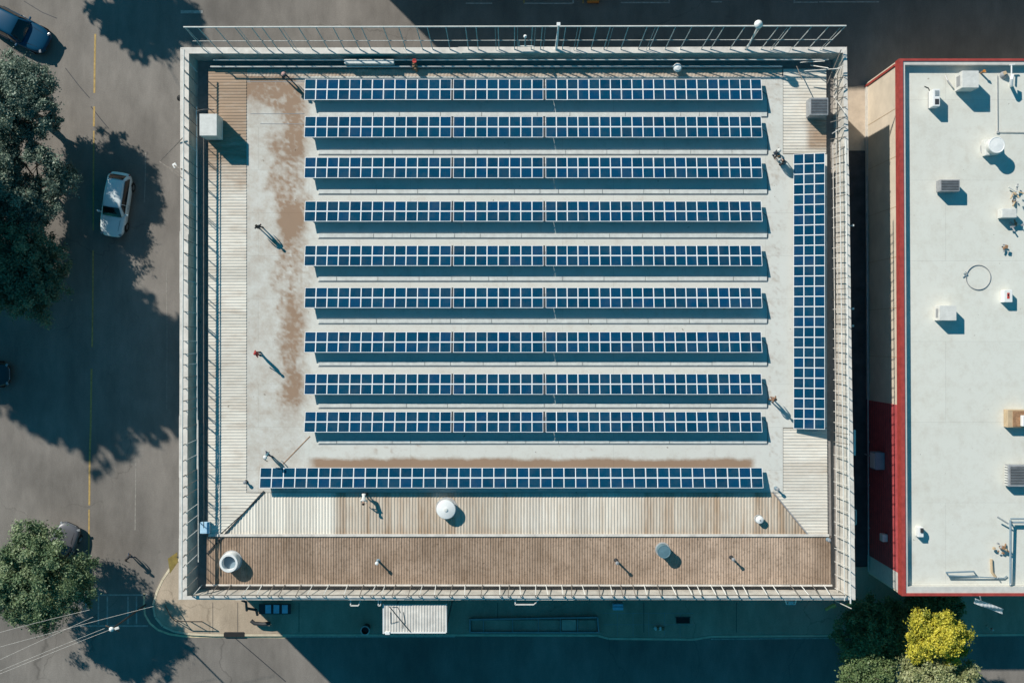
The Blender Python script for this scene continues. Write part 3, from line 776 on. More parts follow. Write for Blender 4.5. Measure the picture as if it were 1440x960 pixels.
for (yy, zz, lab) in ((622, 8.2, 'long pale box clipped outside the warehouse parapet above the alley'), (728, 8.25, 'short bent bracket outside the warehouse parapet above the dark red wall')):
    p = P(1201.5, yy, zz); t = thing('parapet_bracket', p, lab, 'bracket')
    if yy < 700: MB().box(p, (.14, 1.6, .12), 0, 0, .02).obj('cover', M['offwhite'], t)
    else:
        MB().bar(p + Vector((-.2, .5, 0)), p + Vector((.1, .5, 0)), .06).bar(p + Vector((.1, .5, 0)), p + Vector((.1, -.4, 0)), .06).bar(p + Vector((.1, -.4, 0)), p + Vector((-.2, -.4, 0)), .06).obj('arm', M['pipe'], t)
    MB().bar(p + Vector((0, 0, -.03)), p + Vector((-.35, 0, -.03)), .05).obj('stay', M['galv'], t)
for yy, lab in ((318, 'short rod sticking out over the alley level with the third solar row'), (435, 'short rod sticking out over the alley level with the sixth solar row'), (459, 'short rod sticking out over the alley level with the seventh solar row')):
    t = thing('wall_rod', P(1195, yy, 8.3), lab, 'rod'); MB().bar(P(1192, yy, 8.3), P(1200, yy - 1, 8.3), .05).obj('rod_arm', M['pipe'], t); MB().box(P(1199.5, yy - 1, 8.3), (.12, .12, .12), 0, 0, .02).obj('lamp_head', M['offwhite'], t)

# ================================================================== ROOF EQUIPMENT
def louvre(mb, cx, cy, z, sx, sy, n, along='x', mi=0):
    for i in range(n):
        o = (i + .5) / n - .5
        if along == 'x': mb.box((cx, cy + o * sy, z), (sx, sy / n * .45, .02), 0, mi, 0, (R(30), 'X'))
        else: mb.box((cx + o * sx, cy, z), (sx / n * .45, sy, .02), 0, mi, 0, (R(30), 'Y'))
    return mb
def unit(name, x0, y0, x1, y1, zbase, h, casing, label, cat, top='plain', feet=True, group=None):
    """a box-shaped machine whose TOP outline lies on these photo pixels"""
    a = P(x0, y0, zbase + h); b = P(x1, y1, zbase + h); cx, cy = (a.x + b.x) / 2, (a.y + b.y) / 2; sx, sy = abs(b.x - a.x), abs(a.y - b.y)
    t = thing(name, (cx, cy, zbase), label, cat, group); f = .12 if feet else .012
    MB().box((cx, cy, zbase + f + (h - f) / 2), (sx, sy, h - f), 0, 0, .035).obj('casing', casing, t)
    if feet:
        for q in (-1, 1): MB().box((cx + q * sx * .38, cy, zbase + .066), (.1, sy * .95, .108)).obj('foot', M['greymetal'], t)
    zt = zbase + h
    if top == 'grille':
        MB().box((cx, cy, zt + .004), (sx * .86, sy * .82, .012)).obj('recess', M['darkmetal'], t)
        louvre(MB(), cx, cy, zt + .02, sx * .84, sy * .8, max(5, int(sy / .12))).obj('grille', M['greymetal'], t)
    if top == 'fans':
        for q in (-1, 1):
            c = (cx + q * sx * .22, cy, zt)
            MB().lathe(c, [(0, .01), (min(sx * .2, sy * .38), .01), (min(sx * .2, sy * .38), .05), (min(sx * .2, sy * .38) + .03, .05), (min(sx * .2, sy * .38) + .03, 0)], 20).obj('fan_ring', M['darkmetal'], t)
    if top == 'seam':
        MB().box((cx, cy, zt + .006), (sx * .985, sy * .985, .012), 0, 0, .005).obj('lid', casing, t)
        for q in (-1, 1): MB().box((cx + q * sx * .3, cy - sy / 2 - .006, zbase + h * .5), (sx * .25, .012, h * .5)).obj('access_panel', M['offwhite'], t)
        MB().box((cx - sx / 2 - .006, cy, zbase + h * .55), (.012, sy * .6, h * .45)).obj('side_louvre', M['greymetal'], t)
    return t
# main roof
t = unit('rooftop_unit', 280.5, 160, 305, 191, ZM, 1.55, M['offwhite'], 'tall white boxed unit standing at the parapet on the brown corrugated strip', 'air conditioner', 'seam')
p = P(279, 158, ZM + 1.2)
MB().tube([p + Vector((-.3, -.6, -.6)), p + Vector((-.05, .1, 0)), p + Vector((.4, .15, .1)), p + Vector((1.0, .15, .1))], .03).obj('conduit', M['darkmetal'], t)
t = unit('louvred_unit', 1139, 137.5, 1165, 162, ZM, 1.05, M['greymetal'], 'dark louvred unit tucked in the corner beside tangled railing bars', 'air conditioner', 'grille')
def round_vent(name, px, py, r_, h, label, mcap, mbody, kind, zb=ZM):
    z = zb; q = P(px, py, z + h); t = thing(name, (q.x, q.y, z), label, 'roof vent')
    c = (q.x, q.y, z)
    if kind == 'dome':
        MB().lathe(c, [(0, .008), (r_ * .72, .008), (r_ * .72, h * .6)], 24).obj('throat', mbody, t, smooth=True)
        MB().lathe(c, [(r_ * .70, h * .55), (r_, h * .55), (r_, h * .8), (r_ * .97, h * .86), (r_ * .6, h * .95), (0, h)], 32).obj('cap', mcap, t, smooth=True)
        MB().lathe(c, [(r_ * .18, h * .985), (r_ * .2, h * 1.03), (r_ * .14, h * 1.05), (0, h * 1.05)], 12).obj('boss', mbody, t, smooth=True)
    if kind == 'open':
        MB().lathe(c, [(r_, .008), (r_, h), (r_ * .97, h + .03), (r_ * .76, h + .03), (r_ * .74, h - .02), (r_ * .72, h * .45)], 32).obj('drum', mbody, t, smooth=True)
        MB().lathe(c, [(r_ * .74, h * .5), (0, h * .52)], 32).obj('damper', mcap, t, smooth=True)
    if kind == 'flat':
        MB().lathe(c, [(r_ * .95, .008), (r_ * .95, h * .9)], 28).obj('drum', mbody, t, smooth=True)
        MB().lathe(c, [(r_ * .96, h * .88), (r_ * 1.03, h * .9), (r_ * 1.03, h), (r_ * .95, h + .012), (r_ * .9, h - .01), (0, h + .02)], 32).obj('cap', mcap, t, smooth=True)
    MB().lathe(c, [(r_ * 1.15, .005), (r_ * 1.15, .05), (r_ * .9, .06)], 24).obj('curb_flange', M['galv'], t, smooth=True)
    return t
round_vent('dome_vent', 627, 716.5, .60, .72, 'white round domed vent on the pale corrugated strip', M['white'], M['offwhite'], 'dome')
round_vent('open_vent', 321.5, 791.5, .58, .75, 'white round vent open at the top showing a grey damper', M['bluegrey'], M['white'], 'open')
round_vent('drum_vent', 934, 775.5, .40, .80, 'blue grey drum vent standing on the dark brown sheets', M['tealgrey'], M['tealgrey'], 'flat')
round_vent('cowl_vent', 1069, 731, .24, .5, 'small white cowl vent on the pale corrugated strip beyond the longer solar row end', M['white'], M['greymetal'], 'dome')
t = unit('junction_box', 281, 734, 294, 750, ZD + .08, .4, M['paleblue'], 'small pale blue box at the roof edge above the white open vent', 'box', 'plain')
t = unit('service_duct', 484, 83.5, 554, 89.5, ZM, .62, M['offwhite'], 'long low white duct in the parapet shade before the first solar row', 'duct', 'seam')
for i, (px, py, lab) in enumerate(((532, 788, 'short white tipped vent pipe on brown sheets between the open vent and blue grey drum'), (866, 787, 'thin dark vent pipe on brown sheets just before the blue grey drum'), (1028, 783, 'thin dark hooked vent pipe on brown sheets beyond the blue grey drum'), (1091, 686, 'small bluish vent pipe near the end of the longer solar row'), (1164, 758, 'small bluish pipe cap at the gutter corner of the brown sheets'), (346, 677, 'tiny dark pipe stub near the pale corrugated strip edge'), (402, 720, 'tiny dark pipe stub'))[:6]):
    t = thing('vent_pipe', P(px, py, ZM), lab, 'vent pipe')
    h = (.75, .9, .7, .5, .3, .3)[i]; q = P(px, py, ZM)
    MB().lathe((q.x, q.y, ZM + .004), [(.13, 0), (.13, .04), (.07, .06), (.06, h), (.0, h)], 12).obj('pipe_body', M['darkmetal'] if i in (1, 2, 5) else M['bluegrey'], t, smooth=True)
    MB().lathe((q.x, q.y, ZM + h), [(.0, .1), (.11, .06), (.11, -.02), (.07, -.03)], 12).obj('cap', M['white'] if i == 0 else M['greymetal'], t, smooth=True)
t = thing('turbine_vent', P(951, 98, ZM), 'small white turbine vent on the pipe run before the first solar row', 'roof vent'); q = P(951, 98, ZM)
MB().lathe((q.x, q.y, ZM + .004), [(.17, 0), (.15, .3)], 14).obj('throat', M['galv'], t, smooth=True)
MB().lathe((q.x, q.y, ZM + .3), [(.15, 0), (.26, .08), (.28, .2), (.2, .34), (0, .4)], 18).obj('turbine_head', M['white'], t, smooth=True)
t = thing('gas_meter', P(585, 96, ZM), 'rust brown valve assembly on the roof edge pipe near the white duct', 'valve'); q = P(584, 96, ZM)
MB().tube([q + Vector((0, .4, .05)), q + Vector((0, .4, .5)), q + Vector((.05, -.15, .55)), q + Vector((.1, -.2, .05))], .07).obj('pipe_body', M['rust'], t, smooth=True)
MB().box(q + Vector((.0, .05, .35)), (.3, .42, .36), .2, 0, .05).obj('valve_box', M['rust'], t)
MB().lathe(q + Vector((0, .3, .62)), [(.0, .03), (.14, .03), (.14, 0), (.0, 0)], 14).obj('hand_wheel', M['redmark'], t)
# masts and lamp on the tall fence
t = thing('globe_lamp', P(1048, 69, ZT), 'white globe lamp on a leaning post above the tall mesh fence', 'lamp')
MB().tube([P(1050, 69.5, ZT + .01), P(1066, 38, 10.4)], .055).obj('post', M['pipe'], t); c = P(1066.5, 34.5, 10.5)
MB().lathe(c, [(0, -.26), (.14, -.22), (.24, -.1), (.26, 0), (.24, .1), (.14, .22), (0, .26)], 20).obj('globe', M['white'], t, smooth=True)
MB().lathe(c + Vector((0, 0, -.27)), [(.06, -.08), (.12, 0), (.12, .06)], 14).obj('collar', M['galv'], t)
t = thing('mast', P(783, 69, ZT), 'white mast leaning outwards through the tall mesh fence', 'mast')
MB().tube([P(782, 69.5, ZT + .01), P(785.5, 35, 10.45)], [.085, .05]).obj('pole', M['white'], t); MB().box(P(785.5, 34.5, 10.47), (.22, .22, .12), 0, 0, .02).obj('cap', M['white'], t)
t = thing('wall_bracket', P(738, 66, ZT), 'small framed bracket with a white insulator on the tall mesh fence', 'bracket')
b = MB(); b.bar(P(729, 65, ZT + .3), P(751, 65, ZT + .3), .05).bar(P(729.5, 65, ZT + .3), P(730, 57, ZT + .7), .04).bar(P(738, 65, ZT + .3), P(738.5, 53, ZT + .9), .05); b.obj('frame', M['pipe'], t)
c = P(738.5, 51.5, ZT + .95); MB().lathe(c, [(0, -.1), (.1, -.04), (.1, .05), (0, .12)], 12).obj('insulator', M['white'], t, smooth=True)
# outriggers on the road side
t = thing('outrigger_bracket', P(240, 225, ZT), 'triangular dark rod bracket reaching over the road from the parapet', 'bracket')
b = MB(); A_, B_, C_ = P(258, 193, ZT + .2), P(224.5, 227, ZT - .5), P(256, 250, ZT + .15)
b.bar(A_, B_, .05).bar(B_, C_, .05).bar(B_ + Vector((.06, -.1, 0)), P(255, 244, ZT), .04).bar(P(243, 232, ZT - .4), P(256, 238, ZT), .09); b.obj('arm', M['darkrail'], t)
MB().box(P(246, 233, ZT - .35), (.24, .3, .12), .5, 0, .03).obj('lamp_head', M['white'], t)
t = thing('camera_dome', P(254, 138, ZT - .4), 'black round camera ball hung on the parapet above the road', 'camera')
c = P(253, 138, ZT - .35); MB().lathe(c, [(0, -.2), (.14, -.14), (.2, 0), (.14, .14), (0, .2)], 16).obj('dome', M['black'], t, smooth=True)
MB().bar(c + Vector((.02, 0, .1)), P(257.5, 138, ZT - .1), .06).obj('bracket', M['darkmetal'], t)
t = thing('hanging_sign', P(243, 795, 3.2), 'tilted blank yellow board hung at the building corner over the kerb', 'sign')
b = MB(); q = [P(236, 785, 7.0), P(249, 776, 7.2), P(250, 790, 6.9), P(239, 806, 6.5)]
b.add(q + [v + Vector((0, 0, -.06)) for v in q], [(0, 3, 2, 1), (4, 5, 6, 7), (0, 1, 5, 4), (1, 2, 6, 5), (2, 3, 7, 6), (3, 0, 4, 7)]); recalc(b.obj('board', M['yellowpaint'], t))
MB().bar(P(249, 783, 7.15), P(258, 783, 7.5), .06).obj('bracket', M['darkmetal'], t)
# wall fittings on the south face
def hook(px, w_, dp_, z, label, m='pipe'):
    t = thing('wall_hook', P(px, 845, z), label, 'bracket')
    MB().bar(P(px, 843, z), P(px, 843 + dp_, z), .07).bar(P(px, 843 + dp_, z), P(px + w_, 843 + dp_, z), .07).obj('arm', M[m], t)
    MB().bar(P(px + w_, 843 + dp_, z + .02), P(px + w_ * 1.25, 843 + dp_ * .1, z), .05).obj('stay', M[m], t)
hook(493, 11, 8, 8.3, 'small square pale hook under the parapet before the awning')
hook(532, 3, 8, 8.3, 'narrow pale hook beside the ribbed awning')
hook(724.5, 26, 6.5, 8.4, 'long pale bracket under the parapet beyond the ribbed awning')
t = thing('broken_bracket', P(1112, 846, 8.3), 'twisted pale bracket hanging outside the parapet near the alley corner', 'bracket')
MB().bar(P(1104, 841, 8.4), P(1106, 849, 8.0), .07).bar(P(1106, 849, 8.0), P(1118, 849, 8.1), .07).bar(P(1118, 849, 8.1), P(1120, 841, 8.4), .06).bar(P(1104, 845, 8.2), P(1120, 846, 8.2), .05).obj('arm', M['pipe'], t)
MB().box(P(1112, 847, 8.1), (.3, .2, .1), .4, 0, .02).obj('plate', M['offwhite'], t)
t = thing('wall_pipe', P(350, 850, 7.5), 'dark pipe elbow leaving the wall above the sunlit pavement', 'pipe')
MB().tube([P(340, 843.5, 8.2), P(346, 846, 8.1), P(347, 858, 7.7)], .08).tube([P(348, 855, 7.2), P(360, 857, 7.0), P(362, 864, 6.6)], .09).obj('pipe_body', M['darkmetal'], t, smooth=True)
# ribbed awning
t = thing('ribbed_awning', P(584, 850, 7.6), 'pale ribbed flat awning projecting from the wall over the shaded pavement', 'awning')
za = 8.17; x0, x1, y0, y1 = 540.5, 627, 849.5, 888.5; b = MB(); n = 44; k = mpp(za)
vs = []
for i in range(n * 2 + 1):
    px = x0 + (x1 - x0) * i / (n * 2); dz = .010 * (1 if (i // 1) % 4 in (0, 1) else -1)
    vs += [P(px, y0, za + dz + .02), P(px, y1, za + dz - .12)]
b.add(vs, [(i * 2, i * 2 + 1, i * 2 + 3, i * 2 + 2) for i in range(n * 2)])
recalc(b.obj('roof_sheet', M['coping'], t))
fr = MB(); fr.bar(P(x0 - 1.2, y0 - 1, za - .05), P(x0 - 1.2, y1 + 1.5, za - .16), .09, .12).bar(P(x1 + .6, y0 - 1, za - .05), P(x1 + .6, y1, za - .16), .07, .1).bar(P(x0, y1 + .3, za - .15), P(x1, y1 + .3, za - .15), .08, .1); fr.obj('frame', M['white'], t)
for x in (541, 626): MB().bar(P(x, 889, za - .15), (P(x, 889, za).x, P(x, 889, za).y, .125), .09).obj('post', M['greymetal'], t)
MB().box(P(545, 889.5, za - .1), (.3, .2, .12), 0, 0, .03).obj('lamp_head', M['white'], t)
MB().tube([P(547, 852, za + .06), P(560, 868, za + .04), P(577, 888, za - .05)], .022, 6).obj('cable', M['darkmetal'], t)
for pts in ([(549, 860), (549, 876), (560, 873)], [(551, 853), (559, 853), (563, 861)], [(567, 860), (569, 874), (565, 882)]):
    MB().tube([P(x, y, za + .05 - (y - 850) * .003) for x, y in pts], .014, 6).obj('cable', M['darkmetal'], t)

# neighbour roof machines
t = unit('large_rooftop_unit', 1353, 99.5, 1376.5, 123.5, NR, 1.25, M['offwhite'], 'large white boxed unit close to the red coping on the white roof', 'air conditioner', 'seam')
c = t.location; MB().tube([c + Vector((-.7, -.2, .15)), c + Vector((-1.0, .2, .12)), c + Vector((-1.1, .5, .05))], .05).obj('conduit', M['galv'], t)
t = unit('split_condenser', 1312, 125, 1322, 149.5, NR, .85, M['white'], 'white narrow condenser with a dark twin grille on top', 'air conditioner', 'plain')
c = Vector(t.location)
for q in (-1, 1): MB().box(c + Vector((.03, q * .27, .853)), (.26, .36, .014)).obj('grille', M['darkmetal'] if q < 0 else M['bluegrey'], t)
louvre(MB(), c.x + .03, c.y + .27, c.z + .868, .26, .34, 5).obj('louvre', M['offwhite'], t)
MB().tube([c + Vector((-.1, .55, .02)), c + Vector((-.2, .8, .03)), c + Vector((-.45, .9, .03))], .03).obj('conduit', M['darkmetal'], t)
t = round_vent('large_round_vent', 1402, 204, .50, 1.15, 'large white round vent with a flat cap on the white roof', M['white'], M['offwhite'], 'flat', NR)
c = Vector(t.location); MB().box(c + Vector((0, 0, .28)), (1.0, 1.0, .52), .1, 0, .04).obj('plinth', M['offwhite'], t)
unit('dark_condenser', 1322, 252.5, 1350, 269, NR, .8, M['greymetal'], 'dark grey oblong condenser alone on the white roof', 'air conditioner', 'grille')
unit('roof_hatch', 1321, 429.5, 1345, 450.5, NR, .85, M['offwhite'], 'plain pale box hatch near the coiled hose', 'roof hatch', 'seam', False)
t = unit('meter_box', 1412, 407.5, 1424, 425, NR, .55, M['white'], 'small white box with a red and black mark on its lid', 'box', 'plain', False); c = Vector(t.location)
MB().box(c + Vector((0, .02, .556)), (.16, .38, .008)).obj('red_mark', M['redmark'], t); MB().box(c + Vector((0, .06, .564)), (.08, .14, .006)).obj('black_mark', M['black'], t)
t = unit('flat_condenser', 1418, 653.5, 1462, 684, NR, .65, M['greymetal'], 'wide flat dark grey unit cut by the picture edge below the tan crate', 'air conditioner', 'grille')
c = Vector(t.location)
for i in range(8): MB().box(c + Vector((-1.03, -.6 + i * .17, .4)), (.05, .08, .35)).obj('side_fin', M['offwhite'], t)
t = unit('wooden_crate', 1417, 576, 1446, 601, NR, .6, M['tan'], 'open tan crate holding a white machine on the white roof', 'crate', 'plain', False); c = Vector(t.location)
MB().box(c + Vector((.12, 0, .62)), (.9, 1.0, .04)).obj('lining', M['rust'], t)
t = thing('white_machine', c + Vector((.42, -.12, .65)), 'white box machine sitting in the tan crate', 'machine'); q = Vector(t.location)
MB().box(q + Vector((0, 0, .16)), (.62, .7, .3), 0, 0, .05).obj('casing', M['white'], t); MB().box(q + Vector((0, .05, .315)), (.3, .3, .01)).obj('lid', M['paleblue'], t)
t = unit('small_white_unit', 1409, 293, 1430, 306, NR, .75, M['offwhite'], 'small white unit wedged between piles of junk by the coiled hose', 'air conditioner', 'plain', True)
def junk(px, py, n, spread, label, mats, name='scrap_heap', h=.35):
    t = thing(name, P(px, py, NR), label, 'scrap'); q = P(px, py, NR)
    for i in range(n):
        o = Vector((random.gauss(0, spread), random.gauss(0, spread), random.uniform(.08, h)))
        m = M[random.choice(mats)]
        if random.random() < .5: MB().box(q + o, (random.uniform(.08, .24), random.uniform(.06, .2), random.uniform(.05, .2)), random.uniform(0, 3), 0, .02).obj('scrap_block', m, t)
        else:
            e = Vector((random.gauss(0, .25), random.gauss(0, .25), random.uniform(-.05, .25))); MB().tube([q + o, q + o + e], .05).obj('scrap_pipe', m, t)
    return t
junk(1424, 268, 8, .16, 'little heap of brown fittings uppermost above the small white unit', ['rust', 'greymetal', 'offwhite', 'tan'], h=.7)
junk(1423, 287, 5, .14, 'flat scatter of brown scrap touching the small white unit', ['rust', 'greymetal', 'tan'], h=.25)
junk(1420, 316, 9, .2, 'dark knot of valves just below the small white unit', ['darkmetal', 'greymetal', 'rust', 'offwhite'], h=.4)
junk(1411, 347, 5, .09, 'single small brown lump alone above the coiled hose', ['rust', 'greymetal', 'darkmetal'], h=.45)
junk(1404, 770, 10, .2, 'rusty heap of bricks and fittings beside the tall pipe frame', ['rust', 'tan', 'rust', 'greymetal'], h=.45)
t = thing('tan_pipe', P(1397, 797, NR), 'short tan pipe lying under the rusty heap', 'pipe'); MB().tube([P(1394, 786, NR + .1), P(1395, 804, NR + .1), P(1400, 811, NR + .1)], .09).obj('pipe_run', M['tan'], t, smooth=True)
t = thing('coiled_hose', P(1375, 389, NR), 'thin grey hose laid in one ring on the white roof', 'hose'); q = P(1375.5, 390, NR)
MB().tube([q + Vector((math.cos(a) * .79, math.sin(a) * .79, .035 + .012 * math.sin(3 * a))) for a in np.linspace(0, 2 * math.pi * 1.02, 50)], .028, 6).obj('hose_loop', M['greymetal'], t, smooth=True)
MB().tube([q + Vector((-.78, .05, .05)), q + Vector((-.95, .25, .06)), q + Vector((-.85, .35, .12)), q + Vector((-.7, .2, .06)), q + Vector((-1.0, .0, .04))], .03, 6).obj('hose_end', M['bluegrey'], t, smooth=True)
t = unit('stub_vent', 1291, 741, 1299, 755, NR, .5, M['white'], 'small white vent with a dark hood near the red coping', 'roof vent', 'plain', False); c = Vector(t.location)
MB().box(c + Vector((.06, .12, .52)), (.2, .3, .1), 0, 0, .03).obj('hood', M['darkmetal'], t)
t = thing('pipe_frame', P(1421, 775, NR), 'tall blue grey pipe frame with an arm above the red coping', 'pipe')
MB().tube([P(1421, 823, NR + .35), P(1421, 731, NR + .55)], .075).obj('main_pipe', M['bluegrey'], t, smooth=True)
MB().tube([P(1421, 729, NR + .55), P(1460, 729, NR + .55)], .05).obj('branch_pipe', M['bluegrey'], t, smooth=True)
MB().tube([P(1421, 734, NR + .45), P(1460, 734, NR + .45)], .06).obj('branch_pipe', M['bluegrey'], t, smooth=True)
MB().tube([P(1402, 726, NR + .6), P(1418, 736, NR + .5)], .055).obj('branch_pipe', M['galv'], t, smooth=True)
for yy in (734, 775, 821): MB().bar(P(1421, yy, NR + .002), P(1421, yy, NR + .45), .07).obj('stand', M['galv'], t)
t = thing('bar_frame', P(1350, 806, NR), 'low grey bar frame close to the red coping below the rusty heap', 'frame')
MB().bar(P(1330, 804.5, NR + .4), P(1370, 803, NR + .4), .09).bar(P(1332, 808.5, NR + .35), P(1412, 812.5, NR + .12), .06).bar(P(1412, 812.5, NR + .12), P(1416, 809, NR + .12), .05).obj('bar', M['bluegrey'], t)
for x, y in ((1331, 805), (1369.5, 803.5), (1403, 812)): MB().bar(P(x, y, NR + .002), P(x, y, NR + .38), .06).obj('leg', M['galv'], t)
t = thing('gooseneck_pipe', P(1422, 108, NR), 'white bent vent pipe by the red coping', 'vent pipe')
MB().tube([P(1422, 121, NR + .01), P(1422, 119, NR + .8), P(1422.5, 112, NR + .95), P(1424, 106, NR + .8)], .11, 10).obj('pipe_body', M['white'], t, smooth=True)
MB().tube([P(1422.5, 108, NR + .5), P(1422.5, 92, NR + .55)], .05).tube([P(1420, 91.5, NR + .55), P(1427, 91, NR + .55)], .05).obj('feed_pipe', M['white'], t, smooth=True)
t = thing('roof_drain', P(1411, 106, NR), 'small dark hooded drain by the white bent pipe', 'drain'); q = P(1411, 106, NR)
MB().lathe(q, [(.26, .004), (.24, .12), (.14, .3), (0, .34)], 14).obj('hood', M['greymetal'], t, smooth=True); MB().box(q + Vector((-.05, .06, .35)), (.2, .22, .08), .4, 0, .02).obj('cover', M['tan'], t)
t = thing('tap', P(1379, 103, NR), 'small orange brown tap beside the large white unit', 'tap'); q = P(1379, 103, NR)
MB().tube([q + Vector((0, 0, .004)), q + Vector((0, 0, .5)), q + Vector((.1, -.1, .55))], .06).obj('pipe_body', M['rust'], t, smooth=True); MB().lathe(q + Vector((0, 0, .52)), [(0, .04), (.1, .04), (.1, 0), (0, 0)], 10).obj('handle', M['orange'], t)
t = thing('roof_conduit', P(1403, 150, NR), 'thin grey conduit turning a square corner across the white roof', 'pipe')
MB().tube([P(1402.5, 106, NR + .06), P(1403, 186, NR + .06), P(1470, 186.5, NR + .06)], .028, 6).obj('pipe_run', M['galv'], t)
MB().box(P(1403, 186, NR + .05), (.16, .16, .08), 0, 0, .01).obj('elbow_box', M['galv'], t)
t = thing('plastic_sheet', P(1390, 848, 6.4), 'crumpled translucent ribbed sheet stuck out over the pavement from the red coping', 'sheet')
A_, B_, D_ = P(1371, 840.5, 6.95), P(1411, 855.5, 6.6), P(1370, 846, 6.75); b = MB(); vs = []
nx, ny = 26, 6
for i in range(nx + 1):
    for j in range(ny + 1):
        q = A_.lerp(B_, i / nx) + (D_ - A_) * (j / ny) * 1.35
        vs.append(q + Vector((0, 0, .012 * math.sin(i * 1.9) + .05 * math.sin(i * .3 + j))))
b.add(vs, [(i * (ny + 1) + j, (i + 1) * (ny + 1) + j, (i + 1) * (ny + 1) + j + 1, i * (ny + 1) + j + 1) for i in range(nx) for j in range(ny)])
b.obj('ribbed_sheet', M['sheetplastic'], t); MB().bar(P(1378, 838, 6.9), P(1380, 846, 6.7), .05).obj('bracket', M['galv'], t)

# ================================================================== PAVEMENT FURNITURE (in the shade of the warehouse)
PZ = .13
t = thing('bench', P(386, 856, PZ), 'dark bench carrying three pale blue seats against the wall', 'bench')
a = P(364, 856, PZ + .45); b_ = P(408, 856, PZ + .45)
MB().pxbox(364, 849, 409, 863, PZ + .34, PZ + .40, 0, .01).obj('frame', M['darkmetal'], t)
for x in (373, 384.5, 396.5): MB().pxbox(x, 850, x + 8, 862, PZ + .402, PZ + .47, 0, .02).obj('seat', M['paleblue'], t)
for x in (366, 406):
    for y in (850.5, 861.5): MB().bar(P(x, y, PZ), P(x, y, PZ + .34), .06).obj('leg', M['darkmetal'], t)
t = thing('litter_bin', P(516, 881, PZ), 'round dark litter bin near the kerb before the awning', 'bin'); q = P(516, 881, PZ)
MB().lathe(q, [(.24, .004), (.3, .85), (.32, .9), (.25, .92), (.23, .6), (0, .6)], 20).obj('drum', M['darkmetal'], t, smooth=True); MB().lathe(q, [(.26, .93), (.33, .91), (.33, .95), (.26, .97)], 20).obj('rim', M['galv'], t, smooth=True)
t = thing('low_planter', P(735, 879, PZ), 'long low dark framed planter lying along the kerb beyond the awning', 'planter')
b = MB()
for (p0, p1) in (((661, 870), (840, 867)), ((661, 888), (842, 888)), ((661, 869.5), (661, 889)), ((840, 867), (842, 888))): b.bar(P(*p0, PZ + .14), P(*p1, PZ + .14), .10, .26)
b.obj('frame', M['greymetal'], t); b = MB()
for x in (680, 721, 757, 788, 812): b.bar(P(x, 869.5, PZ + .16), P(x, 888, PZ + .16), .05, .2)
b.obj('divider', M['greymetal'], t)
MB().pxbox(663, 871.5, 839, 886.5, PZ + .01, PZ + .12).obj('bed', M['concrete'], t); MB().pxbox(790, 871, 810, 886, PZ + .125, PZ + .2, 0, .01).obj('lid', M['apron'], t)
t = thing('blue_crate', P(869, 853, PZ), 'pale blue plastic box alone by the shaded wall', 'box')
MB().pxbox(862, 849, 876.5, 857.5, PZ + .005, PZ + .5, 0, .02).obj('casing', M['paleblue'], t); MB().pxbox(861.5, 852.6, 877, 853.6, PZ + .5, PZ + .53).obj('lid_seam', M['teal'], t)
t = thing('pavement_hatch', P(961, 872, PZ), 'dark oblong hatch let into the shaded pavement', 'hatch')
MB().pxbox(951, 868, 970, 876, PZ - .003, PZ + .05).obj('cover', M['black'], t); MB().pxbox(950, 867.3, 971, 868, PZ - .003, PZ + .06).obj('rim', M['darkmetal'], t)
t = thing('paper_bag', P(927, 882, PZ), 'crumpled tan and white rubbish on the pavement beside the dark hatch', 'rubbish')
for o in range(4): MB().box(P(922 + o * 3.2, 882 + random.uniform(-1.5, 1.5), PZ + .12), (.22, .26, .2), random.uniform(0, 2), 0, .05).obj('scrap_block', M['rust' if o % 2 else 'offwhite'], t)
t = thing('storm_drain', P(330, 892, PZ), 'black storm drain slot set in the cream painted kerb', 'drain')
MB().pxbox(314.5, 889.5, 344, 895.5, .01, .15, 0, .01).obj('grating', M['black'], t); MB().pxbox(315.5, 888.2, 343, 889.3, .126, .16).obj('lid', M['darkmetal'], t)
t = thing('corner_handrail', P(262, 872, PZ), 'low black handrail bent round the pavement corner', 'railing')
pts = [(232, 851), (240, 866), (247, 873), (268, 873.5), (284, 873.5)]
MB().tube([P(x, y, PZ + .9) for x, y in pts], .035).obj('top_rail', M['black'], t)
for x, y in pts: MB().bar(P(x, y, PZ), P(x, y, PZ + .9), .05).obj('post', M['black'], t)
t = thing('fallen_bench', P(371, 876, PZ), 'small dark curved bench on the sunlit pavement by the drain', 'bench')
MB().tube([P(353, 872, PZ + .42), P(358, 876, PZ + .42), P(370, 877, PZ + .42), P(380, 876, PZ + .42)], .14, 8).obj('seat', M['darkmetal'], t, smooth=True)
for x in (358, 376): MB().bar(P(x, 876, PZ), P(x, 876, PZ + .4), .08).obj('leg', M['darkmetal'], t)
t = thing('teal_tarpaulin', P(1216, 868, PZ), 'crumpled teal tarpaulin bundle under the dark tree by the alley mouth', 'tarpaulin'); q = P(1216, 868, PZ)
b = MB(); vs = []; n = 14
for i in range(n):
    for j in range(n):
        x, y = (i / (n - 1) - .5), (j / (n - 1) - .5); rr = math.hypot(x, y) * 2
        vs.append(q + Vector((x * 1.1 + random.uniform(-.03, .03), y * 1.0 + random.uniform(-.03, .03), max(.012, .75 * (1 - rr ** 1.4) + random.uniform(-.06, .06)))))
b.add(vs, [(i * n + j, (i + 1) * n + j, (i + 1) * n + j + 1, i * n + j + 1) for i in range(n - 1) for j in range(n - 1)]); b.obj('sheet', M['teal'], t)
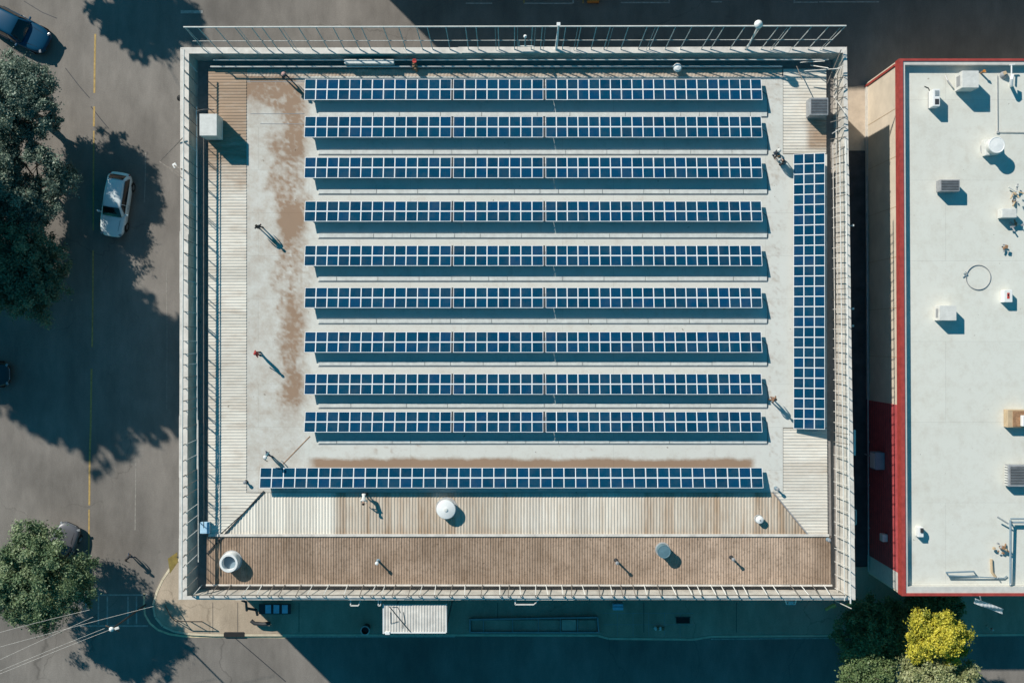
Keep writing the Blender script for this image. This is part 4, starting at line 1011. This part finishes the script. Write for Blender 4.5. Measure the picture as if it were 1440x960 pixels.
for px, py, lab in ((1167, 853, 'bent yellow bracket pointing at the alley mouth under the parapet'), (1191, 850, 'short yellow bracket at the very corner of the warehouse by the alley')):
    t = thing('yellow_bracket', P(px, py, 6.8), lab, 'bracket'); s_ = 1 if px < 1180 else .55
    MB().tube([P(px - 6 * s_, py + 4 * s_, 6.9), P(px, py, 7.0), P(px + 7 * s_, py - 4 * s_, 7.2)], .08 * s_ + .02).obj('arm', M['yellowpaint'], t, smooth=True)
    MB().box(P(px + 6 * s_, py - 1, 7.1), (.26, .2, .1), .5, 0, .02).obj('plate', M['yellowpaint'], t)
    MB().bar(P(px + 6 * s_, py - 3, 7.15), P(px + 7, 842, 7.5), .05).obj('stay', M['darkmetal'], t)
t = thing('bollard', P(1388, 882, PZ), 'thin pale bollard on the pavement before the red coped building', 'bollard'); q = P(1388, 880, PZ)
MB().lathe(q, [(.08, .004), (.07, .95), (.03, 1.0), (0, 1.0)], 12).obj('post', M['offwhite'], t, smooth=True); MB().lathe(q, [(.075, .7), (.078, .72), (.078, .82), (.075, .84)], 12).obj('band', M['redmark'], t)
t = thing('road_barrier', P(836, -2, 0), 'orange road barrier in the parking bay beyond the tall mesh fence', 'barrier')
MB().pxbox(826, -8, 843, 2.5, .35, .75, 0, .04).obj('board', M['orange'], t)
for x in (828, 841): MB().pxbox(x - 1, -10, x + 1, 3.2, .004, .35).obj('foot', M['black'], t)

# office block across the far street: its shade covers the far road
ob = thing('office_block', P(900, -200, 0), 'plain office block across the far street throwing the deep shade', 'building')
oc = [P(428, -119, 0), P(1800, -108, 0), P(1800, -420, 0), P(428, -420, 0)]
MB().prism([(v.x, v.y) for v in oc], 0, 11.6).obj('wall', M['wall'], ob)
MB().prism([(v.x * 1.0, v.y) for v in oc], 11.602, 11.75).obj('roof', M['nroof'] if False else M['offwhite'], ob)
for i in range(22):
    for z in (2.2, 5.6, 9.0):
        p = oc[0].lerp(oc[1], (i + .5) / 22); f = MB().box((p.x, p.y - .03, z), (1.9, .1, 1.7)).obj('window', M['offwhite'], ob)
        MB().box((p.x, p.y - .09, z), (1.7, .03, 1.5)).obj('pane', M['carglass'], f)
# ================================================================== TREES
def make_tree(name, label, base, blobs, m, seed, clumps=420, leaf=.078, per=125, thin=.20, group=None, hmin=1.6):
    """blobs: (dx, dy, z, radius, squash) lobes of the crown round the trunk base"""
    rng = np.random.default_rng(seed); base = Vector(base)
    t = thing(name, base, label, 'tree', group)
    wts = np.array([b[3] ** 2.2 for b in blobs]); wts /= wts.sum()
    cs = []; rad = []; nor = []; tone = []
    while len(cs) < clumps:
        b = blobs[rng.choice(len(blobs), p=wts)]
        v = rng.normal(size=3); v[2] = v[2] * .9 + .35; v /= np.linalg.norm(v)
        rr = b[3] * (rng.random() ** .33) * (1 + .16 * rng.normal())
        p = np.array([b[0], b[1], b[2]]) + v * rr * np.array([1, 1, b[4]])
        if p[2] < hmin: continue
        if vnoise(p[0] * .9 + seed * 7 + 50, p[1] * .9 + p[2] * .6 + 50) < thin: continue
        cs.append(p); rad.append(rng.uniform(.22, .52) * (.6 + b[3] * .13)); nor.append(v); tone.append(rng.random() * .55 + .12)
    cs = np.array(cs); rad = np.array(rad); nor = np.array(nor); tone = np.array(tone)
    n = clumps * per; ci = np.repeat(np.arange(clumps), per)
    off = rng.normal(size=(n, 3)) * .55
    c = cs[ci] + off * rad[ci][:, None] * np.array([1, 1, .7])
    nn = rng.normal(size=(n, 3)) * .75 + nor[ci] * .6 + np.array([0, 0, .45]); nn /= np.linalg.norm(nn, axis=1)[:, None]
    a = np.cross(nn, rng.normal(size=(n, 3))); a /= np.linalg.norm(a, axis=1)[:, None]; bb = np.cross(nn, a)
    L = leaf * rng.uniform(.6, 1.5, n)[:, None]; W = L * rng.uniform(.38, .6, n)[:, None]
    v4 = np.stack([c - a * L, c + bb * W + a * L * .1, c + a * L, c - bb * W + a * L * .1], 1).reshape(-1, 3)
    me = bpy.data.meshes.new('crown'); me.vertices.add(len(v4)); me.vertices.foreach_set('co', v4.ravel())
    me.loops.add(n * 4); me.loops.foreach_set('vertex_index', np.arange(n * 4)); me.polygons.add(n)
    me.polygons.foreach_set('loop_start', np.arange(0, n * 4, 4)); me.polygons.foreach_set('loop_total', np.full(n, 4))
    at = me.attributes.new('tone', 'FLOAT', 'POINT'); at.data.foreach_set('value', np.repeat(tone[ci], 4))
    me.materials.append(m); me.update(); me.validate()
    o = bpy.data.objects.new('crown', me); C.objects.link(o); o.parent = t
    # trunk and limbs
    top = max(b[2] for b in blobs); mb_ = MB(); x, y = base.x, base.y
    wob = [Vector((rng.normal() * .12, rng.normal() * .12, 0)) for _ in range(5)]
    tp = [base + Vector((0, 0, z_)) + wob[i] * (i > 0) for i, z_ in enumerate(np.linspace(.0, top, 5))]
    r0 = .16 + .012 * top
    mb_.tube(tp, [r0 * 1.3, r0, r0 * .8, r0 * .6, r0 * .25], 10)
    for b in blobs:
        s_ = tp[1].lerp(tp[2], rng.random()); e = base + Vector((b[0], b[1], b[2] + b[3] * .3)); mid_ = s_.lerp(e, .5) + Vector((0, 0, -.3))
        mb_.tube([s_, mid_, e], [r0 * .5, r0 * .32, r0 * .1], 7)
        for q in range(4):
            e2 = e + Vector(tuple(rng.normal(size=3) * b[3] * .45)); mb_.tube([mid_.lerp(e, .6), e2], [r0 * .2, r0 * .05], 5)
    mb_.obj('trunk', M['bark'], t, origin=base, smooth=True)
    return t
def lobes(r_, z, n, seed, sq=.75, spread=.55):
    rng = random.Random(seed); out_ = [(0, 0, z, r_ * .72, sq)]
    for i in range(n):
        a = 2 * math.pi * i / n + rng.uniform(-.4, .4); rr = r_ * rng.uniform(spread - .1, spread + .12)
        out_.append((math.cos(a) * rr, math.sin(a) * rr, z + rng.uniform(-.9, .5), r_ * rng.uniform(.36, .52), sq))
    return out_
def at_img(px, py, z): p = P(px, py, z); return (p.x, p.y, 0)
make_tree('street_tree', 'grey green street tree nearest the blue car, sunlit upper crown', at_img(18, 148, 4.2), lobes(3.6, 4.2, 8, 1), M['leaf_green'], 11, 520) if False else None
make_tree('street_tree', 'grey green street tree with a sunlit crown just below the blue car', at_img(12, 146, 4.7), lobes(3.5, 4.7, 8, 1), M['leaf_green'], 11, 560)
make_tree('street_tree', 'grey green street tree with lit upper tufts across the lane from the white car', at_img(34, 262, 4.0), lobes(3.2, 4.0, 8, 2), M['leaf_green'], 12, 520)
make_tree('street_tree', 'deeply shaded dark street tree between the white car and the dark parked car', at_img(18, 372, 3.8), lobes(3.6, 3.8, 9, 3), M['leaf_dark'], 13, 560)
make_tree('street_tree', 'round sunlit street tree hiding a grey car by the pedestrian crossing', at_img(52, 815, 4.3), lobes(3.75, 4.3, 9, 4), M['leaf_mid'], 14, 680)
make_tree('street_tree', 'bright yellow leaved tree beside the red coped building', at_img(1326, 898, 6.6), [(0, 0, 6.5, 1.1, .8), (-1.1, 1.0, 6.2, .75, .8), (1.35, -.55, 6.0, .85, .8), (-1.2, -.9, 6.0, .7, .8), (.1, 1.0, 6.3, .6, .8), (.7, -1.1, 5.9, .6, .8), (-1.5, .1, 5.9, .5, .8), (.9, .5, 6.1, .5, .8)], M['leaf_yellow'], 15, 310, .08, 115, .34)
make_tree('street_tree', 'pale green sunlit tree cut off under the yellow tree', at_img(1322, 966, 5.6), lobes(2.6, 5.6, 8, 6), M['leaf_pale'], 16, 420, .08, 105, .28)
make_tree('street_tree', 'dark green shaded tree spreading over the pavement at the alley mouth', at_img(1236, 900, 2.9), lobes(2.9, 2.9, 9, 7, .5), M['leaf_olive'], 17, 480, .08, 115, .22, hmin=1.0)
make_tree('street_tree', 'small dark tree squeezed between the yellow tree and the red coped building', at_img(1318, 858, 2.7), lobes(2.0, 2.7, 7, 8, .5), M['leaf_olive'], 18, 260, .08, 115, .22, hmin=1.0)
make_tree('street_tree', 'low green shaded tree below the dark alley tree', at_img(1222, 952, 3.1), lobes(2.0, 3.1, 7, 9, .5), M['leaf_olive'], 21, 260, .08, 115, .22, hmin=1.0)
# tall trees along the west side of the street, past the picture edge, whose shade crosses the road
for (gx, gy, z, r_, sd) in ((-120, 240, 11.5, 5.4, 31), (-140, 312, 11.5, 5.0, 32), (-6, 306, 10.6, 4.3, 33), (-190, 250, 12.0, 5.0, 34)):
    p = P(gx, gy, 0); make_tree('plane_tree', 'tall street tree standing beyond the low street trees', (p.x, p.y, 0), lobes(r_, z, 9, sd), M['leaf_dark'], sd, 520, .16, 80, .12, 'tall trees beyond the west side of the road')
p = P(52, -128, 0); make_tree('plane_tree', 'tall street tree up the road from the blue car', (p.x, p.y, 0), lobes(3.0, 7.6, 8, 35), M['leaf_green'], 35, 330, .2, 40, .3)

# ================================================================== CARS
def loft(stations, nseg=None):
    """stations: list of (x, [(y, z) half profile from bottom centre to top centre]); mirrored"""
    b = MB(); n = len(stations[0][1]); ring = []
    for x, prof in stations:
        pts = [(x, y, z) for y, z in prof] + [(x, -y, z) for y, z in reversed(prof[1:-1])]
        ring.append(len(b.v)); b.v += pts
    m_ = len(stations[0][1]) * 2 - 2
    for i in range(len(stations) - 1):
        for j in range(m_):
            k = (j + 1) % m_; b.f.append((ring[i] + j, ring[i] + k, ring[i + 1] + k, ring[i + 1] + j)); b.m.append(0)
    b.f.append(tuple(ring[0] + j for j in range(m_ - 1, -1, -1))); b.m.append(0)
    b.f.append(tuple(ring[-1] + j for j in range(m_))); b.m.append(0)
    return b
def subsurf(o, lv=2):
    md = o.modifiers.new('smooth', 'SUBSURF'); md.levels = lv; md.render_levels = lv
    for p_ in o.data.polygons: p_.use_smooth = True
def make_car(name, label, loc, heading, paint, L=4.6, W=1.84, H=1.48, kind='hatch'):
    t = thing(name, (loc[0], loc[1], 0), label, 'car', None, heading)
    h = L / 2; w = W / 2
    def prof(hw, zb, zt, crown=.03):
        return [(0, zb), (hw * .86, zb), (hw * .97, zb + .10), (hw, (zb + zt) * .5), (hw * .985, zt - .14), (hw * .90, zt - .02), (hw * .55, zt + crown * .7), (0, zt + crown)]
    belt = H * .60
    st_ = [(-h, prof(w * .52, .38, belt - .16)), (-h + .07, prof(w * .72, .30, belt - .06)), (-h + .42, prof(w * .92, .22, belt)), (-h * .45, prof(w, .2, belt + .02)),
           (0, prof(w, .2, belt)), (h * .36, prof(w * .995, .2, belt - .02)), (h * .62, prof(w * .97, .2, belt - .07)), (h * .82, prof(w * .89, .21, belt - .14)), (h - .12, prof(w * .70, .26, belt - .24)), (h, prof(w * .46, .34, belt - .32))]
    o = recalc(loft(st_).obj('body', paint, t, local=True)); subsurf(o)
    # cabin
    xr0, xr1 = (-h * .93, -h * .72) if kind == 'hatch' else (-h * .62, -h * .34)      # rear glass foot / roof rear
    xf1, xf0 = h * .10, h * .40                                                    # roof front / windscreen foot
    wb, wt = w * .90, w * .70; zb = belt - .05; zr = H
    def cab(x, y0, y1, z0, z1): return [(0, z0), (y0, z0), (y0 * .985, z0 + (z1 - z0) * .3), ((y0 * .45 + y1 * .55), z0 + (z1 - z0) * .66), (y1, z1 - .05), (y1 * .86, z1), (y1 * .4, z1 + .025), (0, z1 + .03)]
    cs_ = [(xr0, cab(0, wb * .86, wb * .80, zb, zb + .10)), ((xr0 + xr1) / 2, cab(0, wb * .93, (wb + wt) * .44, zb, (zb + zr) / 2 + .06)), (xr1, cab(0, wb * .97, wt * .93, zb, zr - .05)), ((xr1 * .5 + xf1 * .5), cab(0, wb, wt, zb, zr)), (xf1, cab(0, wb, wt * .97, zb, zr - .05)),
           ((xf0 + xf1) / 2, cab(0, wb * .97, (wb + wt) * .48, zb, (zb + zr) / 2 + .03)), (xf0, cab(0, wb * .90, wb * .86, zb, zb + .07))]
    o = recalc(loft(cs_).obj('cabin', paint, t, local=True)); subsurf(o)
    dgl = M['carglass']
    def pane(name, q, n=(8, 4), bulge=.03, up=(0, 0, 1), th=.015):
        q = [Vector(v) for v in q]; b = MB(); vs = []; nx, ny = n
        nrm = (q[1] - q[0]).cross(q[3] - q[0]).normalized()
        if nrm.dot(Vector(up)) < 0: nrm = -nrm
        for i in range(nx + 1):
            for j in range(ny + 1):
                u, v = i / nx, j / ny
                p_ = q[0].lerp(q[1], u).lerp(q[3].lerp(q[2], u), v)
                vs.append(p_ + nrm * (th + bulge * (1 - (2 * u - 1) ** 2) * (1 - .5 * (2 * v - 1) ** 2)))
        b.add(vs, [(i * (ny + 1) + j, (i + 1) * (ny + 1) + j, (i + 1) * (ny + 1) + j + 1, i * (ny + 1) + j + 1) for i in range(nx) for j in range(ny)])
        return b.obj(name, dgl, t, local=True, smooth=True)
    pane('windscreen', [(xf0 - .06, wb * .80, zb + .12), (xf0 - .06, -wb * .80, zb + .12), (xf1 + .04, -wt * .86, zr - .06), (xf1 + .04, wt * .86, zr - .06)], up=(1, 0, 1), bulge=.05)
    pane('rear_window', [(xr0 + .10, wb * .70, zb + .18), (xr0 + .10, -wb * .70, zb + .18), (xr1 - .05, -wt * .78, zr - .08), (xr1 - .05, wt * .78, zr - .08)], up=(-1, 0, 1), bulge=.05)
    for s_ in (1, -1):
        for (xa, xb, xc, xd) in ((xf0 - .30, .02, .02, xf1 - .08), (-.03, xr1 - .25, xr1 + .03, -.03)):
            pane('side_window', [(xa, s_ * wb * .985, zb + .12), (xb, s_ * wb * .975, zb + .13), (xc, s_ * wt * 1.0, zr - .10), (xd, s_ * wt * 1.0, zr - .10)], up=(0, s_, .4), bulge=.02, th=.03)
        # wheels
        for x in (-h * .60, h * .62):
            y = s_ * (w - .11); zc_ = .32
            wh = MB().lathe((x, y, zc_), [(.19, -.10), (.29, -.115), (.32, -.08), (.325, 0), (.32, .08), (.29, .115), (.19, .10)], 24, 0, 'Y').obj('wheel', M['black'], t, local=True, smooth=True)
            rm = MB().lathe((x, y + s_ * .085, zc_), [(0, .015), (.06, .015), (.17, .0), (.195, .012), (.195, -.05)], 20, 0, 'Y').obj('rim', M['alloy'], wh, local=True, smooth=True)
            MB().lathe((x, s_ * (w * .925 + .0), zc_ + .02), [(0, 0), (.37, 0), (.37, .02), (0, .02)], 22, 0, 'Y').obj('wheel_arch', M['black'], t, local=True)
        MB().box((h - .24, s_ * w * .64, belt - .25), (.16, .34, .08), s_ * -.6, 0, .035).obj('headlight', M['lamp'], t, local=True)
        MB().box((-h + .17, s_ * w * .66, belt - .14), (.08, .26, .10), s_ * .5, 0, .03).obj('tail_light', M['taillamp'], t, local=True)
        mr_ = MB().box((xf0 - .28, s_ * (w + .07), belt + .07), (.13, .20, .12), s_ * .2, 0, .04); mr_.bar((xf0 - .25, s_ * (w * .9), belt), (xf0 - .27, s_ * (w + .0), belt + .05), .05).obj('wing_mirror', paint, t, local=True)
        MB().box((.16, s_ * (w * .995), belt - .12), (.16, .03, .03), 0, 0, .008).obj('door_handle', M['alloy'], t, local=True)
        MB().box((-.02, s_ * (w * .99), belt - .3), (.012, .03, .5)).obj('door_seam', M['black'], t, local=True)
    MB().box((h - .035, 0, .50), (.06, W * .40, .17), 0, 0, .02).obj('grille', M['darkmetal'], t, local=True)
    MB().box((h - .06, 0, .60), (.07, W * .42, .03), 0, 0, .01).obj('grille_trim', M['alloy'], t, local=True)
    for s_ in (1, -1): MB().bar((h * .46, s_ * w * .62, belt + .012), (h * .80, s_ * w * .52, belt - .13), .014).obj('bonnet_seam', M['black'], t, local=True)
    MB().box((-h + .02, 0, .62), (.03, .5, .12), 0, 0, .005).obj('number_plate', M['white'], t, local=True)
    MB().box(((xr1 + xf1) / 2, 0, zr + .022), ((xf1 - xr1) * .36, wt * 1.1, .012), 0, 0, .005).obj('roof_glass', M['carglass'], t, local=True) if kind == 'sunroof' else None
    return t
def heading(px0, py0, px1, py1): return math.atan2(-(py1 - py0), px1 - px0)
q = P(161, 287, .9); make_car('parked_car', 'pale silver white hatchback half out of the tree shade beside the centre line', q, heading(169, 243, 155, 331), M['carwhite'], 4.55, 1.86, 1.5)
q = P(21, 38.5, 1.0); make_car('parked_car', 'glossy blue car with a chrome trimmed grille above the first street tree', q, heading(0, 26, 62, 58), M['carblue'], 4.8, 1.95, 1.68)
q = P(80, 779, .9); make_car('parked_car', 'grey car mostly hidden under the round sunlit street tree', q, heading(60, 820, 94, 742), M['cargrey'], 4.5, 1.84, 1.5)
q = P(-34, 527, .9); make_car('parked_car', 'dark car in the deep tree shade with only its nose showing', q, heading(-40, 527, 5, 526), M['carblack'], 4.5, 1.84, 1.5)

# ================================================================== PEOPLE
def make_person(loc, facing, label, shirt, trousers, headgear, hair=None, pose='stand', scale=.84):
    z0 = loc[2]; t = thing('person', loc, label, 'person', None, facing)
    S = lambda *v: Vector(v)
    if pose == 'stand':
        J = dict(pel=(0, 0, .94), wai=(0, 0, 1.10), che=(.01, 0, 1.30), nk=(0, 0, 1.46), hd0=(.01, 0, 1.53), hd1=(.02, 0, 1.63), hd2=(.015, 0, 1.72))
        sh, el, wr = (0, .19, 1.40), (.0, .25, 1.13), (.09, .27, .89); hip, kn, an, toe = (0, .09, .90), (.03, .10, .50), (-.02, .11, .09), (.15, .13, .04)
        sh2, el2, wr2 = sh, (.02, .25, 1.13), (.14, .24, .92); kn2, an2, toe2 = (.02, .10, .50), (-.04, .11, .09), (.13, .13, .04)
    elif pose == 'walk':
        J = dict(pel=(0, 0, .92), wai=(.02, 0, 1.08), che=(.05, 0, 1.28), nk=(.06, 0, 1.44), hd0=(.08, 0, 1.51), hd1=(.10, 0, 1.61), hd2=(.095, 0, 1.70))
        sh, el, wr = (.05, .19, 1.38), (-.08, .25, 1.13), (-.10, .26, .90); hip, kn, an, toe = (0, .09, .88), (.20, .10, .52), (.26, .10, .10), (.42, .12, .05)
        sh2, el2, wr2 = (.05, .19, 1.38), (.15, .25, 1.15), (.32, .22, 1.02); kn2, an2, toe2 = (-.04, .10, .48), (-.30, .10, .14), (-.18, .12, .045)
    else:   # bending over work at knee height
        J = dict(pel=(-.12, 0, .88), wai=(.04, 0, .98), che=(.26, 0, 1.06), nk=(.42, 0, 1.12), hd0=(.49, 0, 1.13), hd1=(.57, 0, 1.17), hd2=(.64, 0, 1.20))
        sh, el, wr = (.36, .19, 1.08), (.44, .24, .82), (.58, .16, .62); hip, kn, an, toe = (-.10, .10, .84), (.08, .13, .47), (-.04, .13, .09), (.13, .15, .04)
        sh2, el2, wr2 = sh, (.40, .24, .82), (.52, .18, .60); kn2, an2, toe2 = (.05, .13, .47), (-.10, .13, .09), (.07, .15, .04)
    V = []; E = []; Rr = []
    def v(p_, r_, par=None):
        V.append(tuple(c * scale for c in p_)); Rr.append(tuple(x * scale for x in (r_ if isinstance(r_, tuple) else (r_, r_))))
        if par is not None: E.append((par, len(V) - 1))
        return len(V) - 1
    pel = v(J['pel'], (.115, .15)); wai = v(J['wai'], (.10, .135), pel); che = v(J['che'], (.115, .17), wai); nk = v(J['nk'], .06, che)
    h0 = v(J['hd0'], .065, nk); h1 = v(J['hd1'], (.10, .083), h0); h2 = v(J['hd2'], (.075, .065), h1)
    hv = Vector(J['hd1']); f = Vector((1, 0, 0)) if pose != 'bend' else Vector((.35, 0, -.93))
    v(tuple(hv + f * .115), .016, h1)                                        # nose
    for s_ in (1, -1):
        v(tuple(hv + Vector((0, s_ * .088, -.005))), .016, h1)               # ear
        A_, B_, W_ = (sh, el, wr) if s_ > 0 else (sh2, el2, wr2)
        m_ = lambda q: (q[0], q[1] * s_, q[2])
        a = v(m_(A_), .062, che); b = v(m_(B_), .046, a); c = v(m_(W_), .030, b)
        dv = (Vector(m_(W_)) - Vector(m_(B_))).normalized(); pl = Vector(m_(W_)) + dv * .07
        p0 = v(tuple(pl), (.020, .034), c)
        sd = dv.cross(Vector((0, s_, 0))).normalized(); cur = Vector((0, -s_, 0))
        for k_, ln in ((-1.5, .060), (-.5, .075), (.5, .080), (1.5, .070)):
            r0 = pl + sd * .017 * k_ + dv * .035; k1 = v(tuple(r0), .0095, p0)
            k2 = v(tuple(r0 + dv * ln * .5 + cur * .012), .0088, k1); v(tuple(r0 + dv * ln * .85 + cur * .04), .0075, k2)
        th = v(tuple(pl - dv * .03 + sd * .035), .011, p0); v(tuple(pl + dv * .03 + sd * .055 + cur * .02), .009, th)
        K_, An, To = (kn, an, toe) if s_ > 0 else (kn2, an2, toe2)
        hp = v(m_(hip), .092, pel); kk = v(m_(K_), .060, hp); aa = v(m_(An), .042, kk); v(m_(To), (.040, .032), aa); v((m_(An)[0] - .05, m_(An)[1], max(.045, m_(An)[2] - .05)), .038, aa)
    me = bpy.data.meshes.new('body'); me.from_pydata(V, E, []); ob_ = bpy.data.objects.new('body', me); C.objects.link(ob_)
    sk = ob_.modifiers.new('skin', 'SKIN'); sk.use_smooth_shade = True
    for i, r_ in enumerate(Rr): me.skin_vertices[0].data[i].radius = r_
    me.skin_vertices[0].data[0].use_root = True
    ss = ob_.modifiers.new('sub', 'SUBSURF'); ss.levels = 1
    dg = bpy.context.evaluated_depsgraph_get(); dg.update()
    nm = bpy.data.meshes.new_from_object(ob_.evaluated_get(dg)); nm.name = 'body'
    ob_.modifiers.clear(); ob_.data = nm; bpy.data.meshes.remove(me)
    for m_ in (M['skin'], shirt, trousers, M['black']): nm.materials.append(m_)
    pz = J['pel'][2] * scale; neck = Vector(J['nk']) * scale
    W1, W2 = [Vector((q[0], q[1] * s_, q[2])) * scale for q, s_ in ((wr, 1), (wr2, -1))]
    for p_ in nm.polygons:
        c = p_.center; mi = 1
        if c.z < .10 * scale: mi = 3
        elif c.z < pz + .03 and (abs(c.y) < .19 * scale) and not (pose == 'bend' and c.x > .22 * scale): mi = 2
        if (c - W1).length < .2 * scale and (c - W1).dot(W1 - Vector((el[0], el[1], el[2])) * scale) > -.004: mi = 0
        if (c - W2).length < .2 * scale and (c - W2).dot(W2 - Vector((el2[0], -el2[1], el2[2])) * scale) > -.004: mi = 0
        if (c - Vector(J['hd1']) * scale).length < .16 * scale: mi = 0
        p_.material_index = mi; p_.use_smooth = True
    ob_.parent = t; mz = min(x.co.z for x in nm.vertices); ob_.location = (0, 0, -mz + .002)
    hc = Vector(J['hd1']) * scale + Vector((0, 0, -mz + .002)); up = (Vector(J['hd2']) - Vector(J['hd0'])).normalized()
    b = MB()
    if headgear == 'hat': b.lathe((0, 0, 0), [(.155, .035), (.15, .045), (.118, .05), (.115, .09), (.085, .14), (0, .155)], 18)
    else: b.lathe((0, 0, 0), [(.098, -.02), (.106, .03), (.10, .08), (.065, .115), (0, .125)], 16)
    qd = up.to_track_quat('Z', 'Y'); b.v = [tuple(hc + qd @ Vector(x) * scale) for x in b.v]
    b.obj('hat' if headgear == 'hat' else 'hair', hair or M['hair'], t, local=True, smooth=True)
    # eyes and mouth
    fz_ = f; side = Vector((0, 1, 0))
    for s_ in (1, -1):
        e = hc + fz_ * .088 * scale + side * .032 * s_ * scale + up * .012 * scale
        MB().lathe(e, [(0, -.011), (.011, 0), (0, .011)], 8).obj('eye', M['black'], t, local=True, smooth=True)
    return t
ZS = ZM + .004
def person_at(px, py, facing, *a, zb=ZS, **k):
    p = P(px, py, zb + .95); make_person((p.x, p.y, zb), facing, *a, **k)
person_at(399, 105, R(-40), 'person in dark clothes and a pink hat at the end of the first solar row', M['cloth_dark'], M['cloth_navy'], 'hat', M['cloth_pink'], 'walk')
person_at(363, 319, R(120), 'person all in black standing alone beside the fourth solar row', M['cloth_dark'], M['cloth_dark'], 'hair', None, 'stand')
person_at(361, 497, R(200), 'person in a red top standing alone beside the seventh solar row', M['cloth_red'], M['cloth_dark'], 'hair', M['cloth_red'], 'stand')
person_at(374, 640, R(-60), 'person in teal clothes and a white hard hat beside the longer solar row', M['cloth_teal'], M['cloth_navy'], 'hat', M['white'], 'walk')
person_at(511, 697, R(-90), 'person in a pale shirt working against the shaded edge of the longer solar row', M['cloth_white'], M['cloth_dark'], 'hair', None, 'bend')
person_at(1096, 217, R(-60), 'person in a white shirt bending at the end of the third solar row', M['cloth_white'], M['cloth_dark'], 'hair', None, 'bend')
person_at(1104, 227, R(140), 'person in dark grey crouching next to the white shirted worker', M['cloth_grey'], M['cloth_dark'], 'hair', M['cloth_brown'], 'bend')
person_at(1093, 213, R(-20), 'person in black with a pale hat behind the white shirted worker', M['cloth_dark'], M['cloth_navy'], 'hat', M['cloth_white'], 'stand')
person_at(1088, 561, R(-30), 'person in brown clothes near the far end of the eighth solar row', M['cloth_brown'], M['cloth_brown'], 'hair', None, 'stand')
person_at(179, 784, R(-50), 'person in dark clothes crossing the sunlit road near the round street tree', M['cloth_dark'], M['cloth_navy'], 'hair', None, 'walk', zb=.006)

# ================================================================== POLES AND WIRES
t = thing('utility_pole', P(157, 884, 0), 'utility pole with a white insulator head standing by the pedestrian crossing', 'pole')
tp_ = P(157, 884, 6.3); MB().tube([(tp_.x, tp_.y, 0), (tp_.x, tp_.y, 6.3)], [.07, .05], 10).obj('pole', M['darkmetal'], t)
MB().bar(tp_ + Vector((-.45, .2, -.15)), tp_ + Vector((.45, -.2, -.15)), .06).obj('cross_arm', M['bark'], t)
MB().lathe(tp_, [(0, -.1), (.13, -.05), (.16, .05), (.08, .14), (0, .16)], 14).obj('insulator', M['white'], t, smooth=True)
MB().box(tp_ + Vector((.35, .06, .02)), (.3, .16, .1), .3, 0, .03).obj('lamp_head', M['offwhite'], t)
wires = (((157, 884), (-60, 972), 'lowest pale overhead wire leaving the utility pole'), ((147, 883), (-60, 968), 'pale overhead wire next above the lowest from the utility pole'), ((131, 867), (-60, 955), 'overhead wire crossing the lower edge of the round street tree'),
         ((216, 852), (-60, 926), 'long overhead wire crossing the whole pedestrian crossing'), ((126, 857), (-60, 905), 'upper overhead wire passing over the round street tree'))
for (a, b, lab) in wires:
    A_, B_ = P(*a, 6.25), P(*b, 7.2); mid_ = [A_.lerp(B_, u) - Vector((0, 0, .35 * 4 * u * (1 - u))) for u in np.linspace(0, 1, 13)]
    t = thing('overhead_wire', A_, lab, 'wire', 'overhead wires fanning from the utility pole'); MB().tube(mid_, .010, 5).obj('wire', M['railpaint'], t)
